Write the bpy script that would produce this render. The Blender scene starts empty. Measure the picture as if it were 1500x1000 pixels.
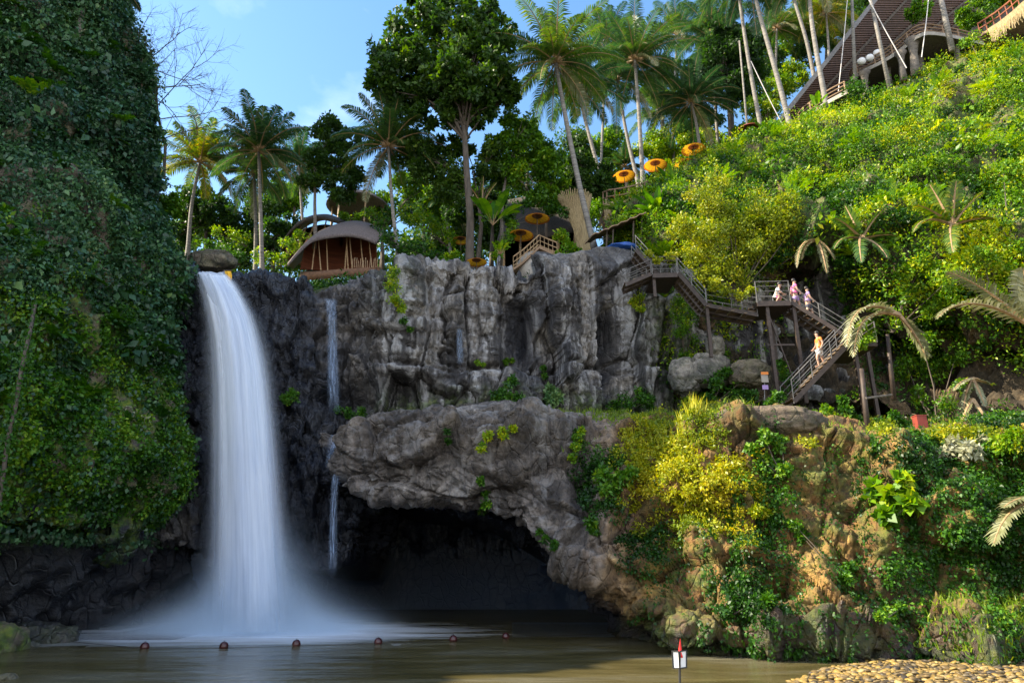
import bpy, math, random
import numpy as np
from mathutils import Vector, Matrix
random.seed(7)
RNG = np.random.default_rng(11)
SC = bpy.context.scene
COL = SC.collection
TH = math.radians(18.0); CT, ST = math.cos(TH), math.sin(TH)
CAMH = 2.5
SUN_EL = 39.0
SUN_AZ = -94.0          # measured from +Y towards +X

# ------------------------------------------------------------------ placing
def P(px, py, Y):
    k = (500.0 - py) / 1000.0
    c = CT - k * ST
    return np.array([(px - 750.0) / 1000.0 * Y / c, Y, CAMH + Y * (ST + k * CT) / c])
def G(px, py, z=0.0):
    k = (500.0 - py) / 1000.0
    return P(px, py, (z - CAMH) * (CT - k * ST) / (ST + k * CT))
def project(A):
    x, y, z = A[..., 0], A[..., 1], A[..., 2] - CAMH
    f = np.maximum(y * CT + z * ST, 0.1)
    return 750 + 1000 * x / f, 500 - 1000 * (z * CT - y * ST) / f
def sm(a, b, x):
    t = np.clip((x - a) / (b - a), 0, 1); return t * t * (3 - 2 * t)

# ------------------------------------------------------------------ noise
def _h(i, j, k, s):
    i = i.astype(np.int64); j = j.astype(np.int64); k = k.astype(np.int64)
    n = (i * 73856093) ^ (j * 19349663) ^ (k * 83492791) ^ (s * 2654435761)
    n = n & 0xFFFFFFFF
    n = ((n ^ (n >> 15)) * 2246822519) & 0xFFFFFFFF
    n = ((n ^ (n >> 13)) * 3266489917) & 0xFFFFFFFF
    n = n ^ (n >> 16)
    return (n & 0xFFFFFF) / float(0xFFFFFF)
def vn(Q, s=0):
    f = np.floor(Q); t = Q - f; t = t * t * (3 - 2 * t)
    i, j, k = f[..., 0], f[..., 1], f[..., 2]
    r = 0
    for a in (0, 1):
        for b in (0, 1):
            for c in (0, 1):
                w = (t[..., 0] if a else 1 - t[..., 0]) * (t[..., 1] if b else 1 - t[..., 1]) * (t[..., 2] if c else 1 - t[..., 2])
                r = r + w * _h(i + a, j + b, k + c, s)
    return r
def fbm(Q, o=4, s=0):
    r = 0; a = 1; t = 0
    for n in range(o):
        r = r + a * vn(Q, s + n); t += a; a *= .5; Q = Q * 2.03 + 11.3
    return r / t
def voro(Q, s=0):
    f = np.floor(Q)
    F1 = np.full(Q.shape[:-1], 9.0); F2 = F1.copy(); ID = F1 * 0; TL = F1 * 0
    for a in (-1, 0, 1):
        for b in (-1, 0, 1):
            for c in (-1, 0, 1):
                i, j, k = f[..., 0] + a, f[..., 1] + b, f[..., 2] + c
                ox, oy, oz = i + _h(i, j, k, s + 1) - Q[..., 0], j + _h(i, j, k, s + 2) - Q[..., 1], k + _h(i, j, k, s + 3) - Q[..., 2]
                d = ox ** 2 + oy ** 2 + oz ** 2
                h = _h(i, j, k, s + 4)
                m = d < F1
                F2 = np.where(m, F1, np.minimum(F2, d)); ID = np.where(m, h, ID); TL = np.where(m, ox * (_h(i, j, k, s + 5) - .5) + oz * (_h(i, j, k, s + 6) - .5), TL); F1 = np.where(m, d, F1)
    voro.tilt = TL; return np.sqrt(F1), np.sqrt(F2), ID

# ------------------------------------------------------------------ objects
def tag(o, label=None, cat=None, group=None, kind=None):
    if label: o['label'] = label
    if cat: o['category'] = cat
    if group: o['group'] = group
    if kind: o['kind'] = kind
    return o
def empty(name, loc, label, cat, group=None, kind=None):
    o = bpy.data.objects.new(name, None); COL.objects.link(o)
    o.location = [float(v) for v in loc]; o.empty_display_size = .2
    return tag(o, label, cat, group, kind)
def link(name, me, m, parent=None):
    o = bpy.data.objects.new(name, me); COL.objects.link(o)
    if m is not None and len(me.materials) == 0: me.materials.append(m)
    if parent is not None:
        o.parent = parent
        o.matrix_parent_inverse = Matrix.Translation(parent.location).inverted()
    return o
def copy_tree(o, loc=None, rz=None, sc=None):
    c = o.copy(); COL.objects.link(c)
    if loc is not None: c.location = [float(v) for v in loc]
    if rz is not None: c.rotation_euler = (0, 0, rz)
    if sc is not None: c.scale = (sc, sc, sc)
    for ch in o.children:
        d = ch.copy(); COL.objects.link(d); d.parent = c
        for g in ch.children:
            e = g.copy(); COL.objects.link(e); e.parent = d
    return c
def quads_mesh(name, V, F, attrs=None, smooth=False, fattrs=None, nper=4):
    me = bpy.data.meshes.new(name)
    V = np.asarray(V, dtype=np.float32).reshape(-1, 3); F = np.asarray(F, dtype=np.int32).reshape(-1, nper)
    me.vertices.add(len(V)); me.vertices.foreach_set('co', V.ravel())
    me.loops.add(F.size); me.loops.foreach_set('vertex_index', F.ravel())
    me.polygons.add(len(F)); me.polygons.foreach_set('loop_start', np.arange(0, F.size, nper, dtype=np.int32))
    if smooth: me.polygons.foreach_set('use_smooth', np.ones(len(F), dtype=bool))
    me.update(calc_edges=True)
    for k, a in (attrs or {}).items():
        at = me.attributes.new(k, 'FLOAT', 'POINT'); at.data.foreach_set('value', np.asarray(a, dtype=np.float32).ravel())
    for k, a in (fattrs or {}).items():
        at = me.attributes.new(k, 'FLOAT', 'FACE'); at.data.foreach_set('value', np.asarray(a, dtype=np.float32).ravel())
    return me
class MB:
    """collects boxes, bars and tubes for ONE mesh"""
    def __init__(s): s.v = []; s.f = []
    def add(s, V, F):
        n = len(s.v); s.v += [tuple(float(c) for c in p) for p in V]; s.f += [tuple(n + i for i in f) for f in F]; return s
    def box(s, c, d, rz=0.0, tilt=0.0):
        ca, sa = math.cos(rz), math.sin(rz); V = []
        for x, y, z in ((-1, -1, -1), (1, -1, -1), (1, 1, -1), (-1, 1, -1), (-1, -1, 1), (1, -1, 1), (1, 1, 1), (-1, 1, 1)):
            X, Y, Z = x * d[0] / 2, y * d[1] / 2, z * d[2] / 2
            if tilt: X, Z = X * math.cos(tilt) - Z * math.sin(tilt), X * math.sin(tilt) + Z * math.cos(tilt)
            V.append((c[0] + X * ca - Y * sa, c[1] + X * sa + Y * ca, c[2] + Z))
        return s.add(V, [(0, 3, 2, 1), (4, 5, 6, 7), (0, 1, 5, 4), (1, 2, 6, 5), (2, 3, 7, 6), (3, 0, 4, 7)])
    def tube(s, pts, r, n=8, cap=True):
        pts = [np.asarray(p, float) for p in pts]
        if not hasattr(r, '__len__'): r = [r] * len(pts)
        rings = []; ref = np.array([0.13, .21, .97])
        for i, p in enumerate(pts):
            d = pts[min(i + 1, len(pts) - 1)] - pts[max(i - 1, 0)]; d = d / (np.linalg.norm(d) + 1e-9)
            rf = ref if abs(d @ ref) < .93 else np.array([1., .1, 0])
            a = np.cross(d, rf); a /= np.linalg.norm(a); b = np.cross(d, a)
            rings.append([p + r[i] * (math.cos(2 * math.pi * k / n) * a + math.sin(2 * math.pi * k / n) * b) for k in range(n)])
        V = [q for rg in rings for q in rg]; F = []
        for i in range(len(pts) - 1):
            for k in range(n):
                F.append((i * n + k, i * n + (k + 1) % n, (i + 1) * n + (k + 1) % n, (i + 1) * n + k))
        if cap:
            F.append(tuple(range(n - 1, -1, -1))); F.append(tuple((len(pts) - 1) * n + k for k in range(n)))
        return s.add(V, F)
    def beam(s, a, b, w, h):
        a = np.asarray(a, float); b = np.asarray(b, float); d = b - a; d /= np.linalg.norm(d)
        up = np.array([0, 0, 1.]) if abs(d[2]) < .95 else np.array([0, 1., 0])
        sd = np.cross(d, up); sd /= np.linalg.norm(sd); u = np.cross(sd, d)
        V = [p + sx * sd * w / 2 + sz * u * h / 2 for p in (a, b) for sx, sz in ((-1, -1), (1, -1), (1, 1), (-1, 1))]
        return s.add(V, [(0, 1, 2, 3), (7, 6, 5, 4), (0, 4, 5, 1), (1, 5, 6, 2), (2, 6, 7, 3), (3, 7, 4, 0)])
    def lathe(s, c, prof, n=24, ax=(1, 1)):
        V = [(c[0] + r * ax[0] * math.cos(2 * math.pi * k / n), c[1] + r * ax[1] * math.sin(2 * math.pi * k / n), c[2] + z) for r, z in prof for k in range(n)]
        F = [(i * n + k, i * n + (k + 1) % n, (i + 1) * n + (k + 1) % n, (i + 1) * n + k) for i in range(len(prof) - 1) for k in range(n)]
        return s.add(V, F)
    def grid(s, A, thick=None):
        A = np.asarray(A, float); nv, nu = A.shape[:2]
        def fs(o=0, flip=False):
            R = []
            for i in range(nv - 1):
                for j in range(nu - 1):
                    q = (o + i * nu + j, o + i * nu + j + 1, o + (i + 1) * nu + j + 1, o + (i + 1) * nu + j)
                    R.append(q[::-1] if flip else q)
            return R
        if thick is None: return s.add(A.reshape(-1, 3), fs())
        B = A + np.asarray(thick, float); N = nv * nu; F = fs() + fs(N, True)
        for j in range(nu - 1):
            F.append((j, N + j, N + j + 1, j + 1)); e = (nv - 1) * nu; F.append((e + j + 1, e + N + j + 1, e + N + j, e + j))
        for i in range(nv - 1):
            F.append(((i + 1) * nu, N + (i + 1) * nu, N + i * nu, i * nu)); q = nu - 1
            F.append((i * nu + q, N + i * nu + q, N + (i + 1) * nu + q, (i + 1) * nu + q))
        return s.add(np.concatenate([A.reshape(-1, 3), B.reshape(-1, 3)]), F)
    def build(s, name, m, parent=None, smooth=False):
        me = bpy.data.meshes.new(name); me.from_pydata(s.v, [], s.f)
        if smooth: me.polygons.foreach_set('use_smooth', [True] * len(me.polygons))
        me.update(); return link(name, me, m, parent)

# ------------------------------------------------------------------ materials
class NT:
    def __init__(s, name):
        s.m = bpy.data.materials.new(name); s.m.use_nodes = True; s.t = s.m.node_tree; s.t.nodes.clear()
        s.out = s.t.nodes.new('ShaderNodeOutputMaterial')
    def n(s, ty, ins=None, **kw):
        nd = s.t.nodes.new('ShaderNode' + ty)
        for k, v in kw.items(): setattr(nd, k, v)
        for k, v in (ins or {}).items():
            if isinstance(v, bpy.types.NodeSocket): s.t.links.new(v, nd.inputs[k])
            else: nd.inputs[k].default_value = v
        return nd
    def ramp(s, fac, stops, interp='LINEAR'):
        r = s.t.nodes.new('ShaderNodeValToRGB'); r.color_ramp.interpolation = interp
        e = r.color_ramp.elements
        while len(e) < len(stops): e.new(.5)
        for i, (p, c) in enumerate(stops):
            e[i].position = p; e[i].color = (c[0], c[1], c[2], 1) if hasattr(c, '__len__') else (c, c, c, 1)
        s.t.links.new(fac, r.inputs[0]); return r.outputs[0]
    def mix(s, f, a, b, bt='MIX'):
        nd = s.t.nodes.new('ShaderNodeMix'); nd.data_type = 'RGBA'; nd.blend_type = bt
        for i, v in ((0, f), (6, a), (7, b)):
            if isinstance(v, bpy.types.NodeSocket): s.t.links.new(v, nd.inputs[i])
            elif i == 0: nd.inputs[0].default_value = v
            else: nd.inputs[i].default_value = (v[0], v[1], v[2], 1)
        return nd.outputs[2]
    def math(s, op, a, b=0.5, clamp=False):
        nd = s.t.nodes.new('ShaderNodeMath'); nd.operation = op; nd.use_clamp = clamp
        for i, v in ((0, a), (1, b)):
            if isinstance(v, bpy.types.NodeSocket): s.t.links.new(v, nd.inputs[i])
            else: nd.inputs[i].default_value = v
        return nd.outputs[0]
    def noise(s, co, scale, detail=5, rough=.55, vec=None, dist=0.0):
        if vec is not None: co = s.n('Mapping', {'Vector': co, 'Scale': vec}).outputs[0]
        return s.n('TexNoise', {'Vector': co, 'Scale': scale, 'Detail': detail, 'Roughness': rough, 'Distortion': dist}).outputs[0]
    def attr(s, name): return s.n('Attribute', attribute_name=name).outputs['Fac']
    def co(s): return s.n('TexCoord').outputs['Object']
    def surf(s, sh): s.t.links.new(sh, s.out.inputs[0]); return s.m
def simple(name, col, rough=.6, var=.25, scale=3.0, metal=0.0, vec=None, bump=0.0):
    t = NT(name); co = t.co()
    n = t.noise(co, scale, 6, vec=vec)
    c = t.mix(t.ramp(n, [(.3, 0), (.7, 1)]), [v * (1 - var) for v in col], [min(1, v * (1 + var)) for v in col])
    ins = {'Base Color': c, 'Roughness': rough, 'Metallic': metal}
    if bump: ins['Normal'] = t.n('Bump', {'Height': n, 'Strength': bump, 'Distance': .05}).outputs[0]
    return t.surf(t.n('BsdfPrincipled', ins).outputs[0])
def leafmat(name, stops, trans=.35, rough=.45, spec=.35):
    t = NT(name)
    g = t.n('NewGeometry'); r = g.outputs['Random Per Island']
    v = t.math('ADD', t.math('MULTIPLY', t.attr('tint'), .75), t.math('MULTIPLY', r, .25))
    c = t.ramp(v, stops)
    p = t.n('BsdfPrincipled', {'Base Color': c, 'Roughness': rough, 'Specular IOR Level': spec}).outputs[0]
    c2 = t.n('HueSaturation', {'Color': c, 'Saturation': 1.15, 'Value': 1.25, 'Hue': .488}).outputs[0]
    tr = t.n('BsdfTranslucent', {'Color': c2}).outputs[0]
    return t.surf(t.n('MixShader', {0: trans, 1: p, 2: tr}).outputs[0])
def rockmat(name, dark, mid, light, streak=(.42, .41, .40), warm=None, bs=.7):
    t = NT(name); co = t.co()
    n1 = t.noise(co, .45, 9, .62); n2 = t.noise(co, 1.0, 7, .6, vec=(1.3, 1.3, .11), dist=.4); n3 = t.noise(co, 3.2, 9, .68)
    n4 = t.noise(co, 1.6, 6, .6, vec=(.35, .35, 2.2))
    c = t.ramp(n1, [(.30, dark), (.5, mid), (.68, light)])
    if warm:
        cw = t.ramp(n1, [(.28, warm[0]), (.5, warm[1]), (.7, warm[2])])
        c = t.mix(t.attr('warm'), c, cw)
    c = t.mix(t.ramp(n3, [(.35, .75), (.6, 0)]), c, [v * .45 for v in dark])
    st = t.math('MULTIPLY', t.ramp(n2, [(.51, 0), (.60, 1)]), t.attr('streak'))
    c = t.mix(t.math('MULTIPLY', st, .5), c, streak)
    dk = t.math('MULTIPLY', t.ramp(n2, [(.40, 1), (.47, 0)]), t.attr('streak'))
    c = t.mix(t.math('MULTIPLY', dk, .7), c, (.02, .018, .017))
    c = t.mix(t.math('MULTIPLY', t.ramp(n4, [(.56, 0), (.66, 1)]), .35), c, [v * .5 for v in dark])
    w = t.attr('wet')  # real wetness near water, plus shade painted into caves and hollows
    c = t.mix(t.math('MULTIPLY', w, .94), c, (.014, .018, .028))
    mo = t.math('MULTIPLY', t.attr('moss'), t.ramp(t.noise(co, 2.2, 8, .65), [(.40, 0), (.56, 1)]))
    c = t.mix(mo, c, t.ramp(t.noise(co, 5, 6), [(.35, (.02, .05, .008)), (.5, (.07, .13, .012)), (.7, (.17, .20, .02))]))
    ro = t.math('SUBTRACT', .85, t.math('MULTIPLY', w, .62))
    h = t.math('ADD', t.math('MULTIPLY', n3, .7), t.math('MULTIPLY', t.noise(co, 11, 8, .7), .45))
    h = t.math('ADD', h, t.math('MULTIPLY', n4, .5))
    vo = t.n('TexVoronoi', {'Vector': t.n('Mapping', {'Vector': co, 'Scale': (1, 1, .6)}).outputs[0], 'Scale': 1.9}, feature='DISTANCE_TO_EDGE').outputs[0]
    h = t.math('ADD', h, t.math('MULTIPLY', t.ramp(vo, [(0, 0), (.07, 1)]), .35))
    b = t.n('Bump', {'Height': h, 'Strength': bs, 'Distance': .22}).outputs[0]
    return t.surf(t.n('BsdfPrincipled', {'Base Color': c, 'Roughness': ro, 'Normal': b, 'Specular IOR Level': .5}).outputs[0])

M = {}
M['rock'] = rockmat('cliff_rock', (.022, .021, .024), (.12, .112, .108), (.36, .32, .27), streak=(.55, .54, .53), bs=.75)
M['ledge'] = rockmat('ledge_rock', (.042, .035, .030), (.18, .15, .125), (.42, .37, .32), warm=((.045, .020, .005), (.23, .11, .028), (.56, .33, .09)), bs=.9)
M['soil'] = rockmat('hill_soil', (.022, .018, .010), (.065, .045, .022), (.20, .13, .065))
M['boulder'] = rockmat('boulder_rock', (.05, .045, .035), (.15, .12, .09), (.32, .26, .18))
M['leaf_dark'] = leafmat('leaf_dark', [(0, (.010, .028, .012)), (.4, (.028, .085, .035)), (.75, (.08, .18, .06)), (1, (.20, .30, .09))], .25, .42, .45)
M['leaf_mid'] = leafmat('leaf_mid', [(0, (.005, .018, .003)), (.45, (.018, .075, .006)), (.8, (.07, .20, .010)), (1, (.24, .36, .02))])  # darkened so the leaf colour itself carries hillside shadow
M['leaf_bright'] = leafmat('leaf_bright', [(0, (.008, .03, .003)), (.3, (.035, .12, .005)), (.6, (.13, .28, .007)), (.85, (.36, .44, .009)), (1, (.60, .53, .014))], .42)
M['leaf_gold'] = leafmat('leaf_gold', [(0, (.04, .09, .008)), (.35, (.17, .24, .012)), (.7, (.42, .42, .015)), (1, (.62, .46, .02))], .4)
M['leaf_tree'] = leafmat('leaf_tree', [(0, (.010, .030, .008)), (.45, (.030, .08, .012)), (.8, (.09, .17, .018)), (1, (.26, .32, .025))], .45, .45, .35)
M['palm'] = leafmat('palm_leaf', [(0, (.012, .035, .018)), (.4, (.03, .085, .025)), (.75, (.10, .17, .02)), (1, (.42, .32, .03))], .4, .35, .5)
M['palm_dry'] = leafmat('dry_frond', [(0, (.08, .07, .03)), (.5, (.19, .20, .09)), (1, (.50, .50, .36))], .3)
M['grass'] = leafmat('grass_blade', [(0, (.04, .10, .008)), (.5, (.16, .25, .012)), (1, (.55, .48, .03))], .4)
M['bark'] = simple('pale_bark', (.13, .11, .09), .85, .5, 2.5, vec=(1, 1, 4), bump=.5)
M['bark_dark'] = simple('dark_bark', (.075, .058, .042), .85, .45, 3, vec=(2, 2, .5), bump=.5)
M['bark_palm'] = simple('palm_bark', (.17, .155, .135), .8, .5, 1.4, vec=(.6, .6, 9), bump=.6)
M['metal'] = simple('grey_steel', (.15, .14, .13), .5, .35, 6, .5)
M['rust'] = simple('brown_steel', (.045, .030, .022), .6, .4, 6, .2)
M['tread'] = simple('weathered_tread', (.14, .10, .065), .8, .35, 5)
M['bamboo'] = simple('bamboo', (.30, .19, .09), .55, .35, 4, vec=(1, 1, 3))
M['thatch'] = simple('grey_thatch', (.135, .11, .105), .95, .5, 5, vec=(3, 3, .6), bump=.9)
M['thatch_dark'] = simple('dark_thatch', (.055, .045, .035), .95, .5, 5, vec=(3, 3, .6), bump=.9)
M['thatch_gold'] = simple('straw_fringe', (.33, .25, .13), .9, .45, 9, vec=(3, 3, .3), bump=.9)
M['redwall'] = simple('orange_wall', (.24, .07, .028), .7, .35, 2, vec=(.4, .4, 3), bump=.2)
M['brownwall'] = simple('brown_weave', (.14, .07, .035), .8, .4, 5, bump=.3)
M['slat'] = simple('bamboo_slats', (.10, .05, .032), .7, .6, 5, vec=(3, .4, .4), bump=.5)
M['white'] = simple('white_paint', (.75, .74, .72), .5, .08, 4)
M['wood'] = simple('weathered_wood', (.22, .14, .08), .8, .4, 4, vec=(.5, .5, 3))
M['concrete'] = simple('concrete', (.30, .27, .23), .85, .3, 1.5, bump=.3)
M['dark'] = simple('dark_rope', (.02, .02, .02), .8)
M['rope'] = simple('white_rope', (.55, .52, .5), .8, .15)
M['red'] = simple('red_cloth', (.70, .02, .02), .6, .2)
M['redbox'] = simple('rust_red_panel', (.20, .028, .015), .7, .3)
M['float'] = simple('dark_red_float', (.045, .010, .010), .25, .4, 9)
M['yellow'] = simple('yellow_cloth', (.75, .42, .02), .7, .2)
M['blue'] = simple('blue_tarp', (.02, .08, .32), .5, .3)
M['skin'] = simple('skin', (.42, .24, .16), .5, .05)
M['hair'] = simple('dark_hair', (.02, .015, .012), .5, .2)
M['pink'] = simple('pink_cloth', (.62, .12, .30), .7, .15)
M['purple'] = simple('mauve_cloth', (.30, .20, .42), .7, .15)
M['orangecloth'] = simple('orange_cloth', (.65, .20, .03), .7, .15)
M['denim'] = simple('dark_shorts', (.04, .045, .07), .8, .2)
def umb_mat():
    t = NT('umbrella_cloth'); co = t.co()
    x = t.n('SeparateXYZ', {0: co})
    r = t.math('SQRT', t.math('ADD', t.math('MULTIPLY', x.outputs[0], x.outputs[0]), t.math('MULTIPLY', x.outputs[1], x.outputs[1])))
    c = t.ramp(r, [(.0, (.12, .03, .008)), (.40, (.13, .035, .008)), (.46, (.55, .24, .010)), (.86, (.60, .28, .012)), (.9, (.35, .10, .01)), (1, (.4, .12, .01))])
    p = t.n('BsdfPrincipled', {'Base Color': c, 'Roughness': .7}).outputs[0]
    tr = t.n('BsdfTranslucent', {'Color': c}).outputs[0]
    return t.surf(t.n('MixShader', {0: .6, 1: p, 2: tr}).outputs[0])
M['umb'] = umb_mat()

# ------------------------------------------------------------------ leaves
def nrm(a): return a / (np.linalg.norm(a, axis=-1, keepdims=True) + 1e-9)
def leafgeo(C, size, aim, nb, asp=.5, jit=.7):
    """C centres (N,3); size (N,); aim = preferred axis (N,3); nb = preferred face normal (N,3)"""
    N = len(C)
    d = nrm(aim + RNG.normal(0, jit, (N, 3))); n = nb + RNG.normal(0, jit, (N, 3))
    n = nrm(n - (n * d).sum(1)[:, None] * d); r = np.cross(d, n)
    L = size[:, None]; w = L * asp * .5
    V = np.stack([C, C + d * L * .42 + r * w + n * w * .25, C + d * L - n * w * .3, C + d * L * .42 - r * w + n * w * .25], 1)
    return V.reshape(-1, 3), np.arange(N * 4).reshape(-1, 4)
class LF:
    def __init__(s): s.V = []; s.T = []
    def add(s, V, tint): s.V.append(np.asarray(V).reshape(-1, 3)); s.T.append(np.asarray(tint).ravel())
    def build(s, name, m, parent=None, origin=None):
        V = np.concatenate(s.V); T = np.concatenate(s.T)
        return link(name, quads_mesh(name, V, np.arange(len(V)).reshape(-1, 4), fattrs={'tint': np.clip(T, 0, 1)}), m, parent)
def clumps(lf, C, R, n, size, tint, up=.6, asp=.55, aimz=-.2, squash=.8, shell=.55):
    """C (K,3) clump centres, R (K,), n leaves in each"""
    K = len(C); N = K * n
    idx = np.repeat(np.arange(K), n)
    u = nrm(RNG.normal(0, 1, (N, 3))); rad = RNG.uniform(shell ** 3, 1, N) ** (1 / 3) * RNG.uniform(.75, 1.1, N)
    o = u * rad[:, None] * R[idx][:, None]; o[:, 2] *= squash
    Q = C[idx] + o
    nb = nrm(u + np.array([0, 0, up])); aim = u * .7 + np.array([0, 0, aimz])
    V, _ = leafgeo(Q, size * RNG.uniform(.6, 1.35, N), aim, nb, asp)
    t = np.asarray(tint)[idx] if hasattr(tint, '__len__') else tint
    lf.add(V, t + RNG.normal(0, .12, N))
def frond(lf, p0, d0, L, g, ll, n=34, w=.05, droop=.55, tint=.4, vee=.2, rach=None):
    p = np.asarray(p0, float).copy(); d = np.asarray(d0, float); d = d / np.linalg.norm(d)
    S = 14; ds = L / S; pts = [p.copy()]; ds_ = [d.copy()]
    for i in range(S):
        d = d + np.array([0, 0, -g * ds * (.4 + i / S)]); d /= np.linalg.norm(d); p = p + d * ds; pts.append(p.copy()); ds_.append(d.copy())
    pts = np.array(pts); dd = np.array(ds_)
    t = np.repeat(np.linspace(.12, 1, n), 2); side = np.tile([1., -1.], n)
    ii = t * S; a = np.clip(ii.astype(int), 0, S - 1); f = (ii - a)[:, None]
    B = pts[a] * (1 - f) + pts[a + 1] * f; D = nrm(dd[a] * (1 - f) + dd[a + 1] * f)
    s = np.cross(D, np.array([0, 0, 1.])); s = nrm(s + 1e-6); up = nrm(np.cross(s, D))
    ln = ll * (np.sin(np.clip(t * 1.02, 0, 1) * math.pi) ** .45 * .8 + .2) * RNG.uniform(.85, 1.12, len(t))
    e = nrm(s * side[:, None] + D * (.45 + .5 * t[:, None]) + up * vee + RNG.normal(0, .07, (len(t), 3)))
    m1 = B + e * ln[:, None] * .5
    e2 = nrm(e + np.array([0, 0, -1.]) * droop * RNG.uniform(.7, 1.3, (len(t), 1)))
    m2 = m1 + e2 * ln[:, None] * .5
    wv = D * w * .5
    V1 = np.stack([B - wv * .6, B + wv * .6, m1 + wv, m1 - wv], 1); V2 = np.stack([m1 - wv, m1 + wv, m2 + wv * .12, m2 - wv * .12], 1)
    tn = tint + RNG.normal(0, .09, len(t))
    lf.add(V1.reshape(-1, 3), tn); lf.add(V2.reshape(-1, 3), tn)
    if rach is not None: rach.tube(pts, list(np.linspace(w * .75, w * .15, S + 1)), 5)
    return pts
# ================================================================== terrain sheets
def resample(rows, nv, nu, sv=3, su=3):
    A = np.array([[np.asarray(p, float) for p in r] for r in rows])            # (R,C,3)
    R, C = A.shape[:2]
    # spread samples by length of columns / rows
    lv = np.linalg.norm(np.diff(A, axis=0), axis=2).mean(1); lv = np.concatenate([[0], np.cumsum(np.minimum(lv, 12.0))])
    lu = np.linalg.norm(np.diff(A, axis=1), axis=2).mean(0); lu = np.concatenate([[0], np.cumsum(lu)])
    tv = np.interp(np.linspace(0, lv[-1], nv), lv, np.arange(R)); tu = np.interp(np.linspace(0, lu[-1], nu), lu, np.arange(C))
    i = np.clip(tv.astype(int), 0, R - 2); f = (tv - i)[:, None, None]
    B = A[i] * (1 - f) + A[i + 1] * f
    j = np.clip(tu.astype(int), 0, C - 2); g = (tu - j)[None, :, None]
    B = B[:, j] * (1 - g) + B[:, j + 1] * g
    for ax, k in ((0, sv), (1, su)):
        for _ in range(2):
            if k > 1:
                pad = [(0, 0)] * 3; pad[ax] = (k, k); Q = np.pad(B, pad, mode='edge'); c = np.cumsum(Q, axis=ax)
                sl = lambda a, b: tuple(slice(a, b) if q == ax else slice(None) for q in range(3))
                n = B.shape[ax]; w = 2 * k - 1
                B2 = (c[sl(2 * k - 1, 2 * k - 1 + n)] - c[sl(0, n)]) / w
                # keep ends
                B = B2
    return B
def normals(B):
    du = np.gradient(B, axis=1); dv = np.gradient(B, axis=0)
    return nrm(np.cross(du, dv) * -1)
class Sheet:
    def __init__(s, B, flip=False):
        s.B = B; s.N = normals(B) * (-1 if flip else 1); s.px, s.py = project(B); s.at = {}
    def push(s, d, along=None):
        s.B = s.B + (s.N if along is None else np.asarray(along, float)) * d[..., None]
    def finish(s, name, m, label, cat, kind=None, smooth=True):
        nv, nu = s.B.shape[:2]
        I = np.arange(nv * nu).reshape(nv, nu)
        F = np.stack([I[:-1, :-1], I[1:, :-1], I[1:, 1:], I[:-1, 1:]], -1).reshape(-1, 4)
        for a in ('moss', 'wet', 'streak', 'warm'): s.at.setdefault(a, np.zeros((nv, nu)))
        me = quads_mesh(name, s.B.reshape(-1, 3), F, {k: v for k, v in s.at.items()}, smooth)
        o = link(name, me, m); tag(o, label, cat, None, kind)
        s.N = normals(s.B) if not getattr(s, 'fl', False) else -normals(s.B)
        dA = np.linalg.norm(np.cross(np.gradient(s.B, axis=0), np.gradient(s.B, axis=1)), axis=2); s.area = dA
        s.px, s.py = project(s.B)
        return o
    def sample(s, mask, n, jitter=True):
        w = (s.area * np.clip(mask, 0, None)).ravel(); w = w / w.sum()
        k = RNG.choice(len(w), n, p=w)
        return s.B.reshape(-1, 3)[k], s.N.reshape(-1, 3)[k], s.px.ravel()[k], s.py.ravel()[k]
def gauss(S, cx, cy, rx, ry): return np.exp(-((S.px - cx) / rx) ** 2 - ((S.py - cy) / ry) ** 2)
def blocks(Q, sx, sz, seed, step, crev, cw=.10):
    q = Q * np.array([1 / sx, 1 / sx, 1 / sz]); q = q + (fbm(Q * .8, 3, seed + 50)[..., None] - .5) * .28
    F1, F2, ID = voro(q, seed); e = F2 - F1
    return (ID - .5) * step - crev * np.exp(-(e / cw) ** 2) + 1.5 * step * voro.tilt

# ---- mid cliff with the falls recess -------------------------------------------------
cx = [120, 200, 262, 290, 318, 342, 362, 400, 450, 492, 520, 560, 600, 660, 720, 780, 850, 905, 960, 1010, 1080, 1150, 1240, 1360]
top = [380, 385, 392, 399, 402, 408, 404, 398, 402, 418, 412, 398, 384, 386, 391, 398, 366, 362, 376, 396, 398, 395, 390, 385]
yt = [32, 32, 31.6, 31.3, 31.1, 31.1, 31.3, 31.8, 32.4, 33.2, 33.2, 32.4, 32, 32.2, 32.6, 33, 33.5, 34.2, 34.4, 34.8, 35, 35, 35, 35]
bot = [770, 795, 800, 805, 810, 815, 820, 835, 842, 838, 760, 690, 670, 660, 655, 655, 655, 655, 655, 655, 655, 655, 655, 655]
yb = [29.5, 29.5, 30, 30, 30.2, 30.4, 30.4, 30.6, 30.8, 31.0, 31.6, 32.2, 32.4, 32.6, 33, 33.4, 33.8, 34.4, 34.8, 35, 35, 35, 35, 35]
rows = []
e = [P(cx[i], top[i], yt[i]) for i in range(len(cx))]
rows.append([np.array([p[0] * 1.25 + 1.5, 64., max(p[2], 18.6) + .4]) for p in e])
rows.append([p + np.array([p[0] * .07, 3.4, .35]) for p in e])
rows.append([p + np.array([p[0] * .02, 1.0, .12]) for p in e])
rows.append(e)
for t in (.12, .35, .6, .82, 1.0):
    r = []
    for i in range(len(cx)):
        py = top[i] * (1 - t) + bot[i] * t; Y = yt[i] * (1 - t) + yb[i] * t + (.35 * math.sin(t * math.pi) if i > 8 else .5 * math.sin(t * math.pi))
        x = cx[i] - (34 * t if 230 < cx[i] < 330 else 0) * .6
        r.append(P(x, py, Y))
    rows.append(r)
rows.append([q + np.array([0, 3.0, .25]) for q in rows[-1]])
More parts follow.
